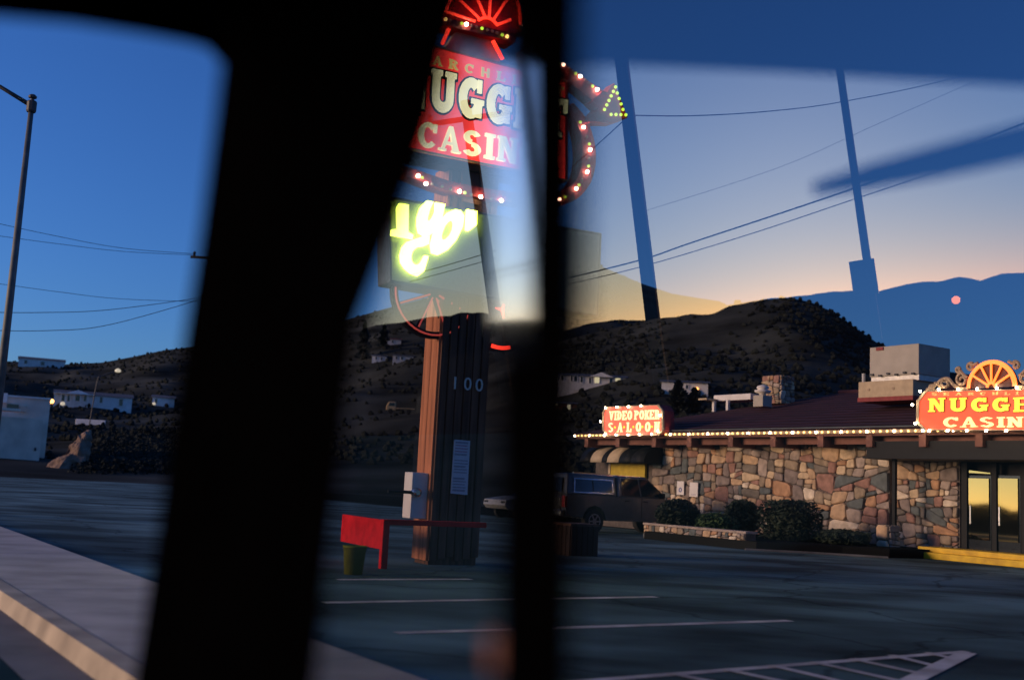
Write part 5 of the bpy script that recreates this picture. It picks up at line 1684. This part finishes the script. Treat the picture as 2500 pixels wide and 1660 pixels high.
for y_ in (-0.78, 0.05):
    st_ = MB().box(P(-0.35, y_, 0.78), (0.5, 0.5, 0.16), (CF, CR, UP)).build('seat', 'liner', van, bevel=0.05)
    MB().box(P(-0.66, y_, 1.10), (0.14, 0.48, 0.66), (CF, CR, UP)).build('backrest', 'liner', st_, bevel=0.05)
MB().box(P(-1.75, -0.35, 1.28), (0.06, 1.8, 1.8), (CF, CR, UP)).build('rear_panel', 'black', van)
# small glowing block added for a blurred red glow low by the divider
lc = gl(1226, 1592, -0.02)
MB().box(lc, (0.020, 0.020, 0.028), (CF, GN, GU)).build('red_glow_block', 'redglow', van, bevel=0.004)

# ------------------------------------------------------------------ across the road: what the side glass mirrors
RIDGE = [(500, 830), (700, 816), (883, 802), (930, 792), (975, 788), (1019, 779), (1067, 772), (1099, 772), (1120, 763), (1182, 763), (1260, 790), (1365, 812), (1428, 792), (1496, 781), (1579, 782), (1681, 768),
         (1735, 768), (1778, 748), (1817, 741), (1866, 730), (1905, 727), (1960, 722), (2036, 711), (2080, 711), (2148, 713), (2200, 700), (2251, 688), (2294, 688), (2343, 675), (2397, 685), (2445, 668), (2500, 666), (2700, 650), (3100, 640)]
mb = MB()
cr_ = []
for k in range(200):
    x = 500+2600*k/199
    y = lerp(RIDGE, x)+2.2*noise.noise(V((x*0.03, 0, 3)))+1.2*noise.noise(V((x*0.11, 0, 9)))
    cr_.append(refl_z(x, y, 2600))
far = [V((p.x*1.5, p.y*1.5, -20)) for p in cr_]
near = [V((p.x*0.62, p.y*0.62, -3)) for p in cr_]
midp = [V((p.x*0.84, p.y*0.84, p.z*0.45+14*noise.noise(V((p.x*0.004, p.y*0.004, 1))))) for p in cr_]
n = len(cr_)
mb.add(near+midp+cr_+far, [(r_*n+i, r_*n+i+1, (r_+1)*n+i+1, (r_+1)*n+i) for r_ in range(3) for i in range(n-1)])
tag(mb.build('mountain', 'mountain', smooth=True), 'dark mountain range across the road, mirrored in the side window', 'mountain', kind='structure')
def rpole(p_top, p_bot, dist, r0, label, cab=None):
    a = refl_z(*p_top, dist)
    b = refl_z(*p_bot, dist)
    c = V((b.x, b.y, 0))
    a2 = V((a.x, a.y, a.z))
    tp = a+(a-b)*0.35
    base = V((b.x+(b.x-a.x)*0.0, b.y, 0))
    t = thing('utility_pole', base, label, 'utility pole')
    MB().tube([base-UP*0.3, V((b.x, b.y, max(b.z, 0.5))), a2, tp], [r0*1.15, r0*1.1, r0, r0*0.85], 10).build('pole', 'polewood', t)
    d = refl_z(p_top[0]+60, p_top[1], dist)-a
    d.z = 0
    d.normalize()
    MB().box(tp-UP*0.5, (2.4, 0.12, 0.13), (d, d.cross(UP), UP)).build('crossarm', 'polewood', t)
    for k in (-1, 1):
        MB().lathe(tp-UP*0.42+d*k*1.05, [(0.05, 0), (0.08, 0.08), (0.04, 0.2)], seg=8).build('insulator', 'darksteel', t)
    if cab:
        c0_, c1_ = refl_z(cab[0], cab[1], dist-0.5), refl_z(cab[2], cab[3], dist-0.5)
        cw_ = (V((c1_.x, c1_.y, 0))-V((c0_.x, c0_.y, 0))).length
        cc = (c0_+c1_)/2
        MB().box(cc, (cw_, 0.6, abs(c0_.z-c1_.z)), (d, d.cross(UP), UP)).build('cabinet', 'darksteel', t)
    return t
rpole((1519, 160), (1600, 830), 26, 0.165, 'thick dark wooden pole mirrored in the side window beside the arrow')
rpole((2051, 175), (2118, 645), 40, 0.13, 'thin dark pole with square cabinet mirrored in the side window', cab=(2073, 640, 2146, 716))
rpole((1156, 390), (1214, 800), 30, 0.17, 'dark wooden pole mirrored in the narrow quarter window')
G2 = 'wires across the road mirrored in the side window'
def rwire(pts, r, label):
    ps = [refl_z(x, y, d) for x, y, d in pts]
    wire('overhead_wire', ps, r, label, G2)
rwire([(1530, 282, 27), (1700, 283, 31), (1880, 272, 35), (2051, 250, 40), (2310, 196, 46), (2600, 110, 55)], 0.016, 'thin upper wire mirrored between the two dark poles')
rwire([(1040, 662, 60), (1180, 622+9, 52), (1350, 688, 46), (1564, 635, 44), (1691, 592, 43), (2051, 472, 40), (2324, 370, 38), (2500, 302, 36), (2750, 200, 34)][2:], 0.03, 'thicker rising wire of the mirrored pair across the sky')
rwire([(1350, 702, 46), (1564, 652, 44), (1837, 570, 42), (2070, 492, 40), (2300, 415, 38), (2500, 345, 36), (2750, 250, 34)], 0.018, 'thinner lower wire of the mirrored pair across the sky')
rwire([(1000, 672, 50), (1090, 648, 47), (1210, 612, 45)], 0.02, 'upper mirrored wire in the narrow quarter window')
rwire([(1000, 688, 50), (1090, 664, 47), (1210, 630, 45)], 0.016, 'lower mirrored wire in the narrow quarter window')
rwire([(1526, 292, 27), (1440, 370, 29), (1300, 490, 33)], 0.014, 'thin wire running down from the thick mirrored pole')
rwire([(1560, 520, 60), (1900, 410, 60), (2150, 300, 60), (2400, 190, 60)], 0.010, 'faintest wire high above the mirrored pair')
lp = refl_z(2335, 742, 45)
t = thing('yard_lamp', V((lp.x, lp.y, 0)), 'lit orange lamp across the road mirrored in the side window', 'lamp')
MB().tube([V((lp.x, lp.y, -0.2)), lp], 0.018, 6).build('post', 'darksteel', t)
MB().lathe(lp, [(0.06, 0), (0.15, 0.08), (0.15, 0.22), (0.05, 0.30)], seg=10).build('lamp_glass', glow('strong_orange_lamp', (1.0, 0.30, 0.06), 3.0), t)
